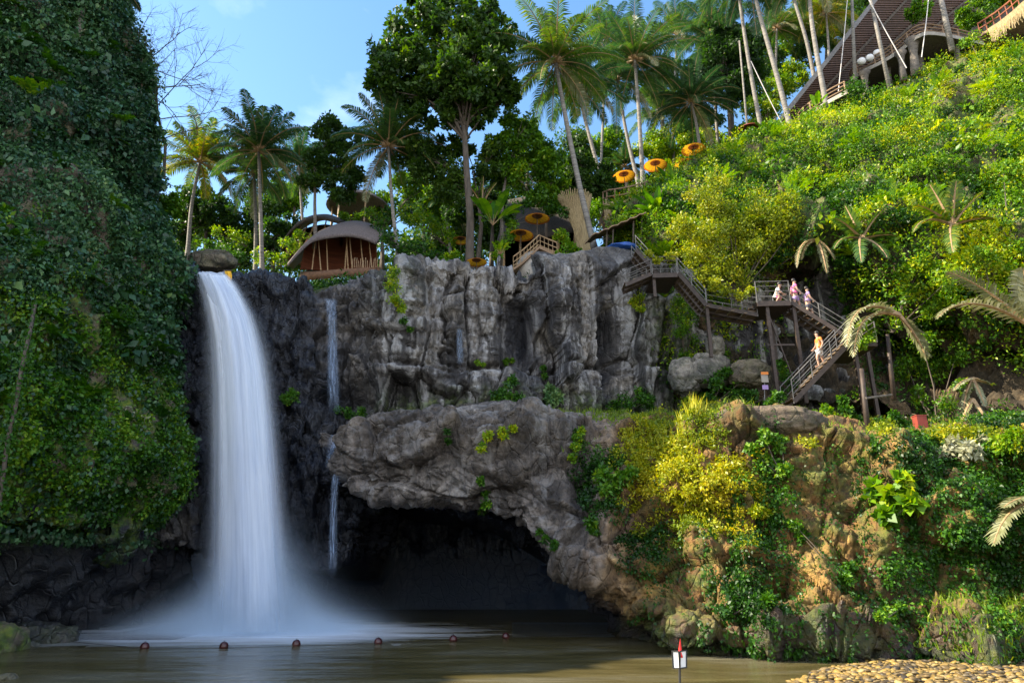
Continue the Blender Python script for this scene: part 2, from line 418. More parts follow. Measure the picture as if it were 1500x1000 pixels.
rows.append([q + np.array([0, 9.5, -.9]) for q in rows[-1]])
rows.append([np.array([q[0], q[1] + 2, -1.5]) for q in rows[-1]])
S = Sheet(resample(rows, 520, 900, 5, 5))
Q = S.B; px, py = S.px, S.py
face = sm(372, 400, py + 0 * px) * sm(830, 780, py)
right = sm(520, 580, px)
d = blocks(Q, 2.1, 6.0, 3, 1.5, .5, .04) * (.55 + .45 * right) + blocks(Q, 1.1, 2.0, 9, .95, .32, .06) * (1 - .7 * right) + blocks(Q, .55, .8, 12, .26, .08, .06) * (1 - .6 * right) + blocks(Q, .5, .42, 15, .30, .12, .07) * (1 - .8 * right)
d += blocks(Q, 4.0, .75, 17, .26, .09, .07) * (1 - .3 * right) + (np.abs(2 * fbm(Q * np.array([.75, .75, .09]), 2, 24) - 1) ** .6) * .8 * right + np.abs(2 * fbm(Q * np.array([2.6, 2.6, .4]), 3, 27) - 1) * .25
qs = Q * np.array([1.3, 1.3, .10]); d += (fbm(qs, 4, 21) - .5) * 1.0 * right - .4 * right                       # vertical flutes
d += (fbm(Q * np.array([.25, .25, 2.1]), 4, 33) - .5) * .55                                         # beds
d += (fbm(Q * 2.6, 4, 41) - .5) * .14
d += .55 * np.abs(fbm(Q * 1.2, 4, 43) - .5)
d -= 1.9 * gauss(S, 768, 490, 22, 55) * sm(425, 450, py); d -= 1.7 * gauss(S, 886, 520, 9, 85) * sm(430, 460, py)
d -= 1.7 * gauss(S, 520, 580, 40, 22); d -= .9 * gauss(S, 470, 420, 16, 30); d -= .5 * gauss(S, 700, 540, 30, 8)
d += .9 * gauss(S, 815, 440, 30, 30) + .5 * gauss(S, 590, 470, 40, 60) + .5 * gauss(S, 940, 470, 26, 40)
d += .6 * sm(536, 546, py) * sm(620, 590, py) * sm(540, 570, px) * sm(1000, 960, px)                # lower bench
d -= .5 * np.exp(-((py - 541 - 6 * np.sin(px * .05)) / 4.0) ** 2) * sm(560, 600, px)
rec = sm(230, 270, px) * sm(440, 400, px); d = d * (1 - .35 * rec)
lip = np.exp(-((px - 315) / 26) ** 2) * np.exp(-((py - 400) / 26) ** 2)
S.push(d * face * (1 - .8 * lip))
slant = sm(600, 700, py) * sm(520, 440, px)
S.push((fbm(np.stack([Q[..., 0] * 2.6 + Q[..., 2] * .9, Q[..., 1] * 2, Q[..., 2] * .25], -1), 3, 70) - .5) * .9 * slant)
topm = sm(405, 380, py) * (Q[..., 1] < 46)
S.push((fbm(Q * .7, 5, 60) - .42) * .9 * topm * sm(330, 380, px), (0, 0, 1))
S.at['streak'] = sm(500, 560, px) * face
S.at['wet'] = np.clip(np.clip(sm(560, 430, px), 0, 1) * (.35 + 2.0 * (fbm(Q * .9, 4, 80) - .42)) + .9 * sm(150, 60, np.abs(px - 345)) + .8 * gauss(S, 768, 500, 24, 70) + .85 * gauss(S, 886, 530, 10, 90) + .6 * gauss(S, 490, 620, 30, 90), 0, 1)  # wet around the falls; carved hollow and crevice terms paint their shade
S.at['wet'] = np.maximum(S.at['wet'], sm(600, 640, py) * sm(380, 410, px)); S.at['wet'] = np.maximum(S.at['wet'] * (1 - .75 * sm(300, 270, px) * sm(600, 640, py)), sm(33.2, 34.0, Q[..., 1]) * sm(9, 7, Q[..., 2]))  # last term paints the shade of the cave rear into the rock
S.at['moss'] = np.clip(.7 * sm(560, 610, py) * sm(520, 600, px) * sm(36, 34.5, Q[..., 1]) + .5 * gauss(S, 980, 480, 40, 60) + .25 * gauss(S, 580, 420, 30, 40), 0, 1)
S.finish('cliff', M['rock'], 'grey fluted rock cliff wall with dark wet recess behind the waterfall', 'cliff', 'structure')
MID = S

# ---- lower ledge, overhang and right-hand lower cliff ---------------------------------
cx = [478, 496, 530, 600, 650, 700, 750, 800, 850, 900, 950, 1000, 1060, 1120, 1200, 1280, 1380, 1500, 1660, 1800]
et = [672, 655, 622, 604, 598, 594, 600, 610, 616, 622, 622, 618, 602, 600, 606, 640, 636, 628, 615, 600]
ey = [31.5, 29.4, 28.3, 27.9, 27.7, 27.5, 27.3, 27.1, 26.9, 26.3, 25.4, 24.8, 24.2, 23.8, 23.3, 23.0, 22.4, 21.8, 21, 20.5]
lb = [704, 710, 727, 736, 739, 748, 772, 803, 832, 862, 890, 915, 936, 942, 946, 948, 950, 952, 955, 955]
ly = [31.8, 29.2, 27.6, 27.0, 26.8, 26.4, 25.8, 25.0, 24.4, 23.8, 23.0, 22.2, 21.6, 21.2, 20.9, 20.6, 20.3, 19.9, 19.5, 19]
rows = [[np.array([P(cx[i], 600, 37.5)[0] * 1.0, 37.5, 10.2]) for i in range(len(cx))]]
E = [P(cx[i], et[i], ey[i]) for i in range(len(cx))]
rows.append([q * .5 + r * .5 + np.array([0, 0, .1]) for q, r in zip(rows[0], E)])
rows.append([q + np.array([0, .9, .12]) for q in E]); rows.append(E)
for t in (.1, .3, .5, .7, .88, 1.0):
    r = []
    for i in range(len(cx)):
        lf_ = max(0, min(1, (900 - cx[i]) / 150))
        Y = ey[i] * (1 - t) + ly[i] * t - math.sin(t * math.pi) * (.7 * lf_ + .35 * (1 - lf_)) - (0 if cx[i] < 960 else .9 * sm(.75, 1, np.float64(t)))
        r.append(P(cx[i], et[i] * (1 - t) + lb[i] * t, Y))
    rows.append(r)
u1 = []; u2 = []; u3 = []
for i, q in enumerate(rows[-1]):
    c = max(0., min(1., (1010 - cx[i]) / 120))
    u1.append(np.array([q[0], q[1] + .35 * (1 - c) + 4.5 * c, -.25 * (1 - c) + (q[2] + .7) * c]))
    u2.append(np.array([q[0], q[1] + 1.2 * (1 - c) + 14.5 * c, -1 * (1 - c) + (q[2] - .2) * c]))
    u3.append(np.array([q[0], q[1] + 2.0 * (1 - c) + 17 * c, -2.0 * (1 - c) + 9 * c]))
rows += [u1, u2, u3]
S = Sheet(resample(rows, 480, 900, 4, 4))
Q = S.B; px, py = S.px, S.py
face = sm(0, .4, 36.2 - Q[..., 1]) * sm(-1.0, 0, Q[..., 2]); ontop = (S.N[..., 2] > .75)
R_ = sm(840, 930, px)
fr = sm(.2, .8, 33.5 - Q[..., 1])
d = blocks(Q, 3.2, 1.5, 103, .9, .22, .06) * (1 - .4 * R_) + (fbm(Q * .55, 5, 110) - .5) * 1.7 + (fbm(Q * 1.9, 5, 120) - .5) * .38 + blocks(Q, .9, .6, 107, .18, .06, .07) + blocks(Q, 1.6, 2.6, 108, .7, .2, .06) * R_ + (.5 - np.abs(fbm(Q * 3.7, 4, 123) - .5) * 2 - .3) * .22
d += .5 * (fbm(Q * np.array([.9, .9, .25]), 4, 130) - .5) * 2 * R_
d += (fbm(Q * np.array([.3, .3, 2.4]), 3, 136) - .5) * .5
d -= 1.5 * gauss(S, 1146, 862, 34, 16) + .8 * gauss(S, 1240, 860, 20, 10)
d -= 1.1 * gauss(S, 850, 700, 16, 70)                                                                  # gully between the ledges
d += 1.1 * gauss(S, 700, 640, 110, 40) + .9 * gauss(S, 1090, 625, 45, 24) + .6 * gauss(S, 880, 800, 50, 60)
d -= .8 * gauss(S, 1250, 740, 60, 60) + .5 * gauss(S, 1370, 700, 30, 40)
d += .9 * gauss(S, 1180, 925, 160, 18)
d = d * np.where(ontop, .45, 1.0)
S.push(d * face * fr)
S.at['warm'] = sm(830, 960, px + 40 * (fbm(Q * .5, 3, 5) - .5))
S.at['moss'] = np.clip(.95 * sm(900, 980, px) * (.25 + 1.6 * (fbm(Q * .5, 3, 140) - .35)) + .9 * ontop * sm(860, 900, px) * sm(28, 30, Q[..., 1]) + .6 * sm(33.5, 30, Q[..., 1]) * 0, 0, 1)
S.at['wet'] = np.clip(.85 * sm(1.3, .2, Q[..., 2]) + 1.0 * sm(28.0, 29.5, Q[..., 1]) * sm(8.5, 6.5, Q[..., 2]) + .5 * gauss(S, 850, 720, 14, 80), 0, 1)  # waterline wetness, plus painted shade on the cave ceiling
S.at['streak'] = .6 * sm(1000, 800, px) + 0 * px
S.finish('rock_ledge', M['ledge'], 'brown overhanging rock ledge above the dark cave, mossy ochre cliff to the right', 'rock ledge', 'structure')
LED = S

# ---- left cliff -----------------------------------------------------------------------
pys = [-260, -60, 60, 150, 250, 350, 450, 550, 640, 720, 765, 790]
bb = [138, 148, 162, 186, 194, 214, 228, 240, 228, 202, 182, 168]
rows = []
tops = None
for k, (y, b) in enumerate(zip(pys, bb)):
    dy = (790 - y) * .0042 - 1.2 * math.sin(min(1, max(0, (y - 300) / 490)) * math.pi)
    if k == 0: tops = y
    rows.append([P(-1100, y, 8.5 + dy), P(-420, y, 15.5 + dy), P(-160, y, 18.5 + dy), P(0, y, 21.5 + dy), P(90, y, 23.5 + dy), P(160, y, 25.3 + dy) if b > 200 else P(120, y, 24.6 + dy),  # outermost column: unseen cliff extension, added to shade the pool
                 P(b - 18, y, 27.0 + dy), P(b, y, 28.2 + dy), P(b - 2, y, 29.8 + dy), P(b - 16, y, 35 + dy)])
rows.insert(0, [q + np.array([-2.5, 6, .8]) for q in rows[0]])
rows.insert(0, [q + np.array([-9, 9, 1.0]) for q in rows[0]])
l = rows[-1]
rows.append([q + np.array([-.4, 1.6, .55]) for q in l]); rows.append([q + np.array([-.6, 8, 1.0]) for q in l])
rows.append([np.array([q[0] - .8, q[1] + 10, -1.8]) for q in l])
S = Sheet(resample(rows, 460, 420, 5, 5))
Q = S.B; px, py = S.px, S.py
d = (fbm(Q * .32, 5, 200) - .5) * 4.2 + (1 - np.abs(2 * fbm(Q * np.array([.6, .6, .4]), 4, 205) - 1) - .7) * 1.8 + (fbm(Q * 1.1, 4, 210) - .5) * 1.1 + (fbm(Q * np.array([1.0, 1.0, .22]), 4, 220) - .5) * 1.3 + (fbm(Q * 3.3, 4, 230) - .5) * .3
S.push(d * sm(38, 34, Q[..., 1]))
S.at['moss'] = np.clip(.35 + 1.0 * sm(380, 520, py) - 1.2 * (fbm(Q * .35, 4, 250) - .4), 0, 1) * sm(810, 760, py)
S.at['wet'] = np.clip(sm(5.4, 4.0, Q[..., 2]) * .97, 0, 1)  # shade under the overhang, painted in through the wet value
S.finish('cliff_face', M['boulder'], 'tall shaded cliff face at the left, covered with hanging creepers', 'cliff', 'structure')
LEFT = S

# ---- hillside --------------------------------------------------------------------------
cx = [900, 945, 985, 1030, 1090, 1150, 1210, 1280, 1360, 1450, 1560, 1720]
lev = {  # py and Y per level, from foot to brow
 'foot': ([612, 612, 612, 612, 610, 608, 606, 610, 618, 618, 612, 600], [36, 36, 35.5, 34.5, 34.4, 34.4, 34.2, 33.3, 32.3, 31.3, 30, 28.5]),
 'a': ([520, 510, 510, 510, 505, 500, 505, 520, 540, 545, 540, 520], [36.6, 36.5, 36, 35.3, 36.4, 37.0, 36.8, 36.0, 35.0, 34, 32.5, 30]),
 'b': ([420, 405, 400, 400, 400, 400, 410, 430, 450, 460, 455, 430], [37, 37, 36.4, 35.6, 35.2, 35.6, 35.2, 33.2, 31.0, 29.8, 28.6, 27.2]),
 'c': ([372, 350, 345, 345, 345, 340, 350, 365, 380, 390, 380, 350], [38.5, 38, 36.6, 35.2, 34.2, 33.8, 33.2, 32.0, 30.6, 29.6, 28.8, 28]),
 'd': ([352, 322, 310, 290, 280, 270, 270, 270, 280, 290, 280, 250], [41, 40.5, 38.6, 37.5, 36.8, 36.4, 36, 35.2, 34.2, 33, 32, 31]),
 'e': ([350, 315, 290, 265, 245, 228, 222, 210, 195, 185, 175, 150], [46, 44, 42, 41.5, 41, 40.8, 40.6, 40, 39, 37.6, 36.5, 35]),
 'f': ([349, 314, 288, 260, 238, 216, 188, 156, 122, 92, 75, 45], [52, 48, 45.5, 45, 44.8, 44.6, 44.6, 44.4, 44, 43, 42, 40])}
rows = [[P(cx[i], lev[k][0][i], lev[k][1][i]) for i in range(len(cx))] for k in ('f', 'e', 'd', 'c', 'b', 'a', 'foot')]
rows.insert(0, [q + np.array([.5, 8, 1.2 + .25 * i]) for i, q in enumerate(rows[0])])
rows.insert(0, [q + np.array([4, 40, 3 + .6 * i]) for i, q in enumerate(rows[0])])
S = Sheet(resample(rows, 360, 420, 5, 5))
Q = S.B; px, py = S.px, S.py
d = (fbm(Q * .30, 5, 300) - .5) * 3.4 + (1 - np.abs(2 * fbm(Q * .5, 4, 305) - 1) - .7) * 3.4 + (fbm(Q * .9, 4, 310) - .5) * 1.3 + (fbm(Q * 2.5, 4, 320) - .5) * .4
d -= 1.2 * gauss(S, 1175, 430, 60, 50)
S.push(d * sm(54, 46, Q[..., 1]) * sm(620, 600, py))
S.at['moss'] = np.clip(.8 - 1.0 * sm(350, 400, py) , 0, 1)
S.finish('hillside', M['soil'], 'steep earth hillside under bright green undergrowth', 'hillside', 'structure')
HILL = S

# ---- dark back wall of the cave
rows = [[np.array([x, 41.5 + 6 * math.cos((x + 10) * .05) + (0 if z > 5 else .8), z]) for x in np.linspace(-46, 20, 14)] for z in (14, 8, 5, 2, -2)]
S = Sheet(resample(rows, 120, 260, 3, 3)); S.push((fbm(S.B * .5, 5, 400) - .5) * 3 + blocks(S.B, 1.6, 1.0, 410, .6, .3)); S.at['wet'] = np.ones(S.B.shape[:2]) * 1.03  # full wet value paints the cave's darkness into the rock colour
S.finish('cave_wall', M['rock'], 'wet back wall of the cave behind the pool, shade painted into its colour', 'cave', 'structure')
# ---- far plateau ground, river bed, water ------------------------------------------------
def ground(name, x0, x1, y0, y1, z, n, m, amp, label, cat, seed=0, zf=None):
    X, Y = np.meshgrid(np.linspace(x0, x1, n), np.linspace(y0, y1, n)); Z = z + (fbm(np.stack([X, Y, X * 0], -1) * .12, 4, seed) - .5) * amp
    if zf: Z = Z + zf(X, Y)
    I = np.arange(n * n).reshape(n, n); F = np.stack([I[:-1, :-1], I[:-1, 1:], I[1:, 1:], I[1:, :-1]], -1).reshape(-1, 4)
    return tag(link(name, quads_mesh(name, np.stack([X, Y, Z], -1).reshape(-1, 3), F, {k: np.full(n * n, v) for k, v in (('moss', .5), ('wet', 0), ('streak', 0), ('warm', 1))}, True), m), label, cat, None, 'structure')
t_ = np.linspace(0, 1, 170); yy = 36.0 + 28 * t_ + 830 * t_ ** 6; s_ = np.linspace(-1, 1, 200); xx = s_ * 60 + 380 * s_ ** 5
X, Y = np.meshgrid(xx, yy); Z = CAMH + np.minimum(Y, 62) * (ST + .094 * CT) / (CT - .094 * ST) - .55; Z += (fbm(np.stack([X, Y, X * 0], -1) * .25, 4, 9) - .5) * 1.2 - 3 * sm(38, 36, Y)
Z -= np.clip(-(X + 10.5), 0, 6) * .35 * sm(60, 45, Y)
S = Sheet(np.stack([X, Y, Z], -1), True); S.at['moss'] = np.full(X.shape, .6); S.finish('terrain', M['soil'], 'wooded ground sloping up behind the clifftop', 'ground', 'structure'); S.N = np.abs(S.N) * [0, 0, 1]; TER = S
ground('riverbed', -60, 60, -30, 60, -2.4, 60, M['boulder'], .8, 'muddy river bed under the pool', 'riverbed', 5)
def water_mat():
    t = NT('river_water'); co = t.co()
    n = t.noise(co, .35, 5, .6, vec=(.45, 1.6, 1), dist=.5)
    c = t.ramp(n, [(.35, (.045, .038, .013)), (.5, (.085, .070, .028)), (.66, (.13, .12, .08))])
    x = t.n('SeparateXYZ', {0: co}); fx, fy = P(370, 905, 28.6)[:2]
    dx = t.math('MULTIPLY', t.math('SUBTRACT', x.outputs[0], float(fx)), .105); dy = t.math('MULTIPLY', t.math('SUBTRACT', x.outputs[1], float(fy)), .20)
    r = t.math('SQRT', t.math('ADD', t.math('MULTIPLY', dx, dx), t.math('MULTIPLY', dy, dy)))
    n2 = t.noise(co, .8, 5, .6, vec=(.25, 1.4, 1), dist=1.0)
    f = t.ramp(t.math('ADD', r, t.math('MULTIPLY', t.math('SUBTRACT', n2, .5), 1.3)), [(.30, .95), (.62, .6), (.97, .15), (1.0, 0)], 'EASE')
    c = t.mix(f, c, (.72, .78, .86))
    b = t.n('Bump', {'Height': t.math('ADD', t.noise(co, .9, 4, .5, vec=(.5, 1.7, 1)), t.math('MULTIPLY', t.noise(co, 4, 3, .5, vec=(.5, 1.5, 1)), .15)), 'Strength': .35, 'Distance': .25}).outputs[0]
    ro = t.math('ADD', .22, t.math('MULTIPLY', f, .5))
    return t.surf(t.n('BsdfPrincipled', {'Base Color': c, 'Roughness': ro, 'Normal': b, 'IOR': 1.33, 'Specular IOR Level': .5}).outputs[0])
M['water'] = water_mat()
wb = MB(); wb.grid([[(-70 + 140 * i / 12, -30 + 72 * j / 8, 0) for i in range(13)] for j in range(9)])
tag(wb.build('river_water', M['water']), 'smooth muddy green pool below the falls', 'water', None, 'structure')

# ---- waterfall ------------------------------------------------------------------------------
def fall_mat(name, a0, sc=(5, .35, 1), col=(.86, .91, .97)):
    t = NT(name)
    uv = t.n('UVMap').outputs[0]
    e = t.attr('edge')
    n = t.noise(uv, 1.0, 5, .6, vec=(sc[0], sc[1], 1)); n2 = t.noise(uv, 1, 4, .5, vec=(sc[0] * 4, sc[1] * .6, 1))
    v = t.math('ADD', t.math('MULTIPLY', n, .7), t.math('MULTIPLY', n2, .3))
    a = t.math('MULTIPLY', e, t.math('ADD', a0, t.math('MULTIPLY', t.math('SUBTRACT', v, .5), 1.6)), True)
    c = t.ramp(v, [(.35, (col[0] * .72, col[1] * .78, col[2] * .9)), (.6, col)])
    d = t.n('BsdfDiffuse', {'Color': c}).outputs[0]; tr = t.n('BsdfTranslucent', {'Color': c}).outputs[0]
    s = t.n('MixShader', {0: .3, 1: d, 2: tr}).outputs[0]
    tp = t.n('BsdfTransparent').outputs[0]
    return t.surf(t.n('MixShader', {0: a, 1: tp, 2: s}).outputs[0])
def curtain(name, rws, m, bulge, nu=40, nv=120, fade=(.35, .65), parent=None, endf=(0.0, 1.0), amp=.12, seed=1):
    """rws: (py, left px, right px, Y)"""
    k = np.array(rws, float); t = np.linspace(0, 1, nv); s = np.linspace(0, len(k) - 1, nv)
    kk = np.stack([np.interp(s, np.arange(len(k)), k[:, c]) for c in range(4)], 1)
    for _ in range(12): kk[1:-1] = (kk[:-2] + kk[1:-1] * 2 + kk[2:]) / 4
    V = np.zeros((nv, nu, 3)); E_ = np.zeros((nv, nu)); U = np.linspace(-1, 1, nu)
    for i in range(nv):
        for j, u in enumerate(U):
            V[i, j] = P(kk[i, 1] * (1 - (u + 1) / 2) + kk[i, 2] * (u + 1) / 2, kk[i, 0], kk[i, 3] - bulge * (1 - u * u))
    UV = np.stack([np.repeat(U[None], nv, 0), np.repeat(t[:, None] * 6, nu, 1), np.zeros((nv, nu))], -1)
    V[..., 1] -= (fbm(np.stack([UV[..., 0] * 3.5, UV[..., 1] * .3, UV[..., 2]], -1), 3, seed) - .5) * amp * 4
    E_ = (1 - sm(fade[0], 1.0, np.abs(U)))[None, :] * (1 - (1 - sm(0, endf[0] + 1e-6, t))[:, None] * (endf[0] > 0)) * (1 - sm(endf[1], 1.0001, t)[:, None] * (endf[1] < 1))
    I = np.arange(nv * nu).reshape(nv, nu); F = np.stack([I[:-1, :-1], I[1:, :-1], I[1:, 1:], I[:-1, 1:]], -1).reshape(-1, 4)
    me = quads_mesh(name, V.reshape(-1, 3), F, {'edge': E_}, True)
    ul = me.uv_layers.new(name='UVMap'); ul.data.foreach_set('uv', UV[..., :2].reshape(-1, 2)[F.ravel()].astype(np.float32).ravel())
    return link(name, me, m, parent)
M['fall'] = fall_mat('falling_water', 1.25, (3.2, .22, 1), (.90, .94, .98)); M['veil'] = fall_mat('falling_veil', .5, (2.5, .2, 1)); M['trickle'] = fall_mat('trickle_water', .30, (4, 1.6, 1), (.50, .64, .85))
wf = empty('waterfall', P(365, 915, 28.6), 'wide silky white waterfall dropping from the clifftop into the pool', 'waterfall', None, 'structure')
core = [(398, 282, 334, 33.5), (401, 281, 338, 31.2), (418, 288, 352, 30.6), (450, 296, 368, 30.0), (500, 303, 386, 29.6), (560, 305, 398, 29.3), (640, 305, 407, 29.0), (740, 304, 416, 28.8), (840, 302, 424, 28.6), (925, 298, 432, 28.5)]
curtain('falling_sheet', core, M['fall'], .9, fade=(.40, 1), parent=wf)
veil = [(402, 278, 340, 31.3), (425, 284, 360, 30.7), (470, 290, 388, 30.2), (540, 290, 408, 29.8), (640, 290, 420, 29.4), (740, 288, 430, 29.2), (840, 284, 440, 29.0), (925, 274, 454, 28.9)]
curtain('water_veil', veil, M['veil'], 1.3, fade=(.25, 1), parent=wf, seed=9)
curtain('water_veil', [(a, b + 14, c - 6, y - .55) for a, b, c, y in veil], M['veil'], 1.3, fade=(.2, 1), parent=wf, seed=17)
def cascade(label, segs):
    w = empty('cascade', P(segs[0][-1][1], segs[0][-1][0], segs[0][-1][3]), label, 'cascade', None, 'structure')
    for sg in segs: curtain('trickle', sg, M['trickle'], .25, 14, 50, (.3, 1), w, (.06, .8), .05)
def seat(S_, x, y, rng=9):   # nearest surface depth of a sheet at a pixel
    dd = (S_.px - x) ** 2 + (S_.py - y) ** 2; dd = np.where(S_.N[..., 1] < .35, dd, dd + 1e3)
    near = dd < max(rng ** 2, dd.min() + 4); return float(np.min(S_.B[..., 1][near]))
def casc(pts, w, off=.3): return [(y, x - ww, x + ww, seat(MID, x, y) - off) for (x, y), ww in zip(pts, w)]
cascade('thin veil of water sliding down the dark rock right of the main falls', [casc([(484, 436), (486, 460), (487, 500), (488, 560), (490, 610)], [12, 9, 9, 10, 12]), [(636, 478, 520, 30.3), (660, 476, 515, 30.0), (690, 474, 500, 29.9)], [(664, 486, 520, 28.6), (682, 486, 502, 28.5), (720, 483, 496, 28.5), (790, 481, 495, 28.5), (850, 478, 496, 28.5)]])
cascade('faint pale trickle down the sunlit middle of the fluted cliff', [casc([(673, 480), (673, 500), (674, 520), (674, 535)], [5, 6, 6, 5])])
# mist at the foot of the falls
def mist_mat():
    t = NT('falls_mist'); co = t.n('TexCoord').outputs['Object']
    x = t.n('SeparateXYZ', {0: co})
    # ellipsoid fall-off plus height fall-off, in the volume's own space (-1..1)
    l = t.n('VectorMath', {0: t.n('Mapping', {'Vector': co, 'Location': (0, 0, .55), 'Scale': (1, 1, .72)}).outputs[0]}, operation='LENGTH').outputs['Value']
    z = t.math('ADD', x.outputs[2], 1.0)
    rr = t.n('VectorMath', {0: t.n('Mapping', {'Vector': co, 'Scale': (1, 1, 0)}).outputs[0]}, operation='LENGTH').outputs['Value']
    g = t.math('POWER', t.math('SUBTRACT', 1.0, rr, True), 3.4)
    H = t.math('ADD', .10, t.math('MULTIPLY', t.math('POWER', t.math('SUBTRACT', 1.0, rr, True), 4.0), .62))
    h = t.math('MULTIPLY', t.math('EXPONENT', t.math('DIVIDE', t.math('MULTIPLY', z, -1.0), H)), t.math('SUBTRACT', 2.0, z, True))
    de = t.math('MULTIPLY', t.math('MULTIPLY', h, t.math('POWER', t.math('SUBTRACT', 1.0, rr, True), 2.6)), t.math('ADD', .5, t.noise(co, 2.5, 3, vec=(1.5, 1, .8))))
    v = t.n('VolumePrincipled', {'Color': (.72, .86, 1, 1), 'Density': t.math('MULTIPLY', de, 9.0), 'Anisotropy': .0}).outputs[0]
    t.t.links.new(v, t.out.inputs[1]); return t.m
mb = MB(); mb.box((0, 0, 0), (2, 2, 2)); mo = mb.build('mist', mist_mat())
c = P(372, 905, 28.2); mo.location = (c[0], c[1], 2.6); mo.scale = (6.9, 3.6, 2.55)
mb = MB(); mb.grid(np.array([[V_ for V_ in ((-34, 25.5, 0), (9, 25.5, 0))], [V_ for V_ in ((-34, 41, 0), (9, 41, 0))]]).astype(float), (0, 0, 6.5))
t = NT('cave_haze'); t.t.links.new(t.n('VolumePrincipled', {'Color': (.35, .55, 1, 1), 'Density': t.n('MapRange', {'Value': t.n('SeparateXYZ', {0: t.co()}).outputs[2], 1: 0.0, 2: 5.5, 3: .022, 4: 0.0}).outputs[0]}).outputs[0], t.out.inputs[1]); tag(mb.build('mist', t.m), 'thin blue damp air filling the cave behind the falls', 'mist', None, 'stuff')
tag(mo, 'blue white spray rising where the falls hit the pool', 'mist', None, 'stuff')
# ================================================================== ground cover (stuff)
def mpp(px, py, Y):
    k = (500.0 - py) / 1000.0; return Y / (CT - k * ST) / 1000.0
def ell(px, py, L):
    r = 0
    for x, y, rx, ry, wgt in L: r = np.maximum(r, wgt * (1 - sm(.6, 1.15, np.sqrt(((px - x) / rx) ** 2 + ((py - y) / ry) ** 2))))
    return r
def cover(S, mask, K, n, r, size, tint, lf, off=.15, asp=.6, aimz=-.35, squash=.9, nz=(.4, 3), jitter=.22, up=.5, tn=.55):
    p, N, px, py = S.sample(mask, K)
    R = RNG.uniform(r[0], r[1], K)
    tt = tint + (fbm(p * nz[0], 3, 17) - .5) * 2 * tn + RNG.normal(0, jitter * .5, K)
    C = p + N * (R * off)[:, None]
    clumps(lf, C, R, n, size, tt, up, asp, aimz, squash, .3)
def strings(S, mask, K, length, size, tint, lf, off=.12, per=26):
    nv, nu = S.B.shape[:2]; w = (S.area * mask).ravel(); k = RNG.choice(len(w), K, p=w / w.sum()); vi, ui = k // nu, k % nu
    for a, b in zip(vi, ui):
        n = int(length * RNG.uniform(.5, 1.4)); rr = np.clip(np.arange(a, a + n), 0, nv - 1); uu = np.clip(b + np.cumsum(RNG.normal(0, .5, len(rr))).astype(int), 0, nu - 1)
        B = S.B[rr, uu] + S.N[rr, uu] * off; z = np.minimum.accumulate(B[:, 2]); B[:, 2] = z
        B = np.repeat(B, max(1, per // 13), 0) + RNG.normal(0, .045, (len(B) * max(1, per // 13), 3))
        V, _ = leafgeo(B, size * RNG.uniform(.6, 1.3, len(B)), np.tile([0, -.4, -1.], (len(B), 1)), np.tile([0, -1, .3], (len(B), 1)), .7)
        lf.add(V, tint + RNG.normal(0, .12) + RNG.normal(0, .1, len(B)))
S = LEFT; inv = (S.px > -60) & (S.px < 300) & (S.py > -40) & (S.py < 800) & (S.B[..., 1] < 34.5)
base = fbm(S.B * .45, 4, 61)
up_ = inv * sm(620, 330, S.py) * sm(.34, .50, base + .12 * sm(250, 100, S.py) + .25 * sm(60, 200, S.px + .25 * S.py - 60) * sm(400, 300, S.py) + .3 * sm(200, 250, S.px))
lf = LF(); cover(S, up_, 2000, 60, (.25, .9), .15, .36, lf, .45, .62, -.7, tn=.75); cover(S, up_, 500, 40, (.25, .9), .24, .5, lf, .55, .62, -.7)
edge_m = inv * np.exp(-((S.B[..., 1] - 28.5) / 1.6) ** 2) * sm(600, 480, S.py)
cover(S, edge_m, 260, 90, (.4, .85), .26, .42, lf, .5, .65, -.6)
tag(lf.build('creeper', M['leaf_dark']), 'dark blue green creeper leaves hanging over the shaded left cliff', 'creeper', None, 'stuff')
lo_ = inv * sm(330, 520, S.py + 90 * (base - .5)) * sm(782, 735, S.py) * (.35 + .65 * sm(.35, .5, base))
lf = LF(); cover(S, lo_, 3000, 60, (.18, .5), .125, .80, lf, .25, .75, -.5, tn=.9)
cover(S, inv * sm(.52, .6, fbm(S.B * .5, 3, 77)) * sm(100, 420, S.py) * sm(700, 560, S.py), 260, 70, (.3, .6), .20, .7, lf, .4, .5, -.6)
tag(lf.build('moss_cover', M['leaf_mid']), 'bright green moss and ivy over the lower left cliff', 'moss', None, 'stuff')
lf = LF(); cover(LEFT, inv * sm(740, 600, LEFT.py), 110, 26, (.2, .6), .18, .35, lf, .6, .5, -.8, tn=.5); tag(lf.build('dead_leaves', M['palm_dry']), 'patches of dry straw coloured leaves in the left creeper wall', 'dead leaves', None, 'stuff')
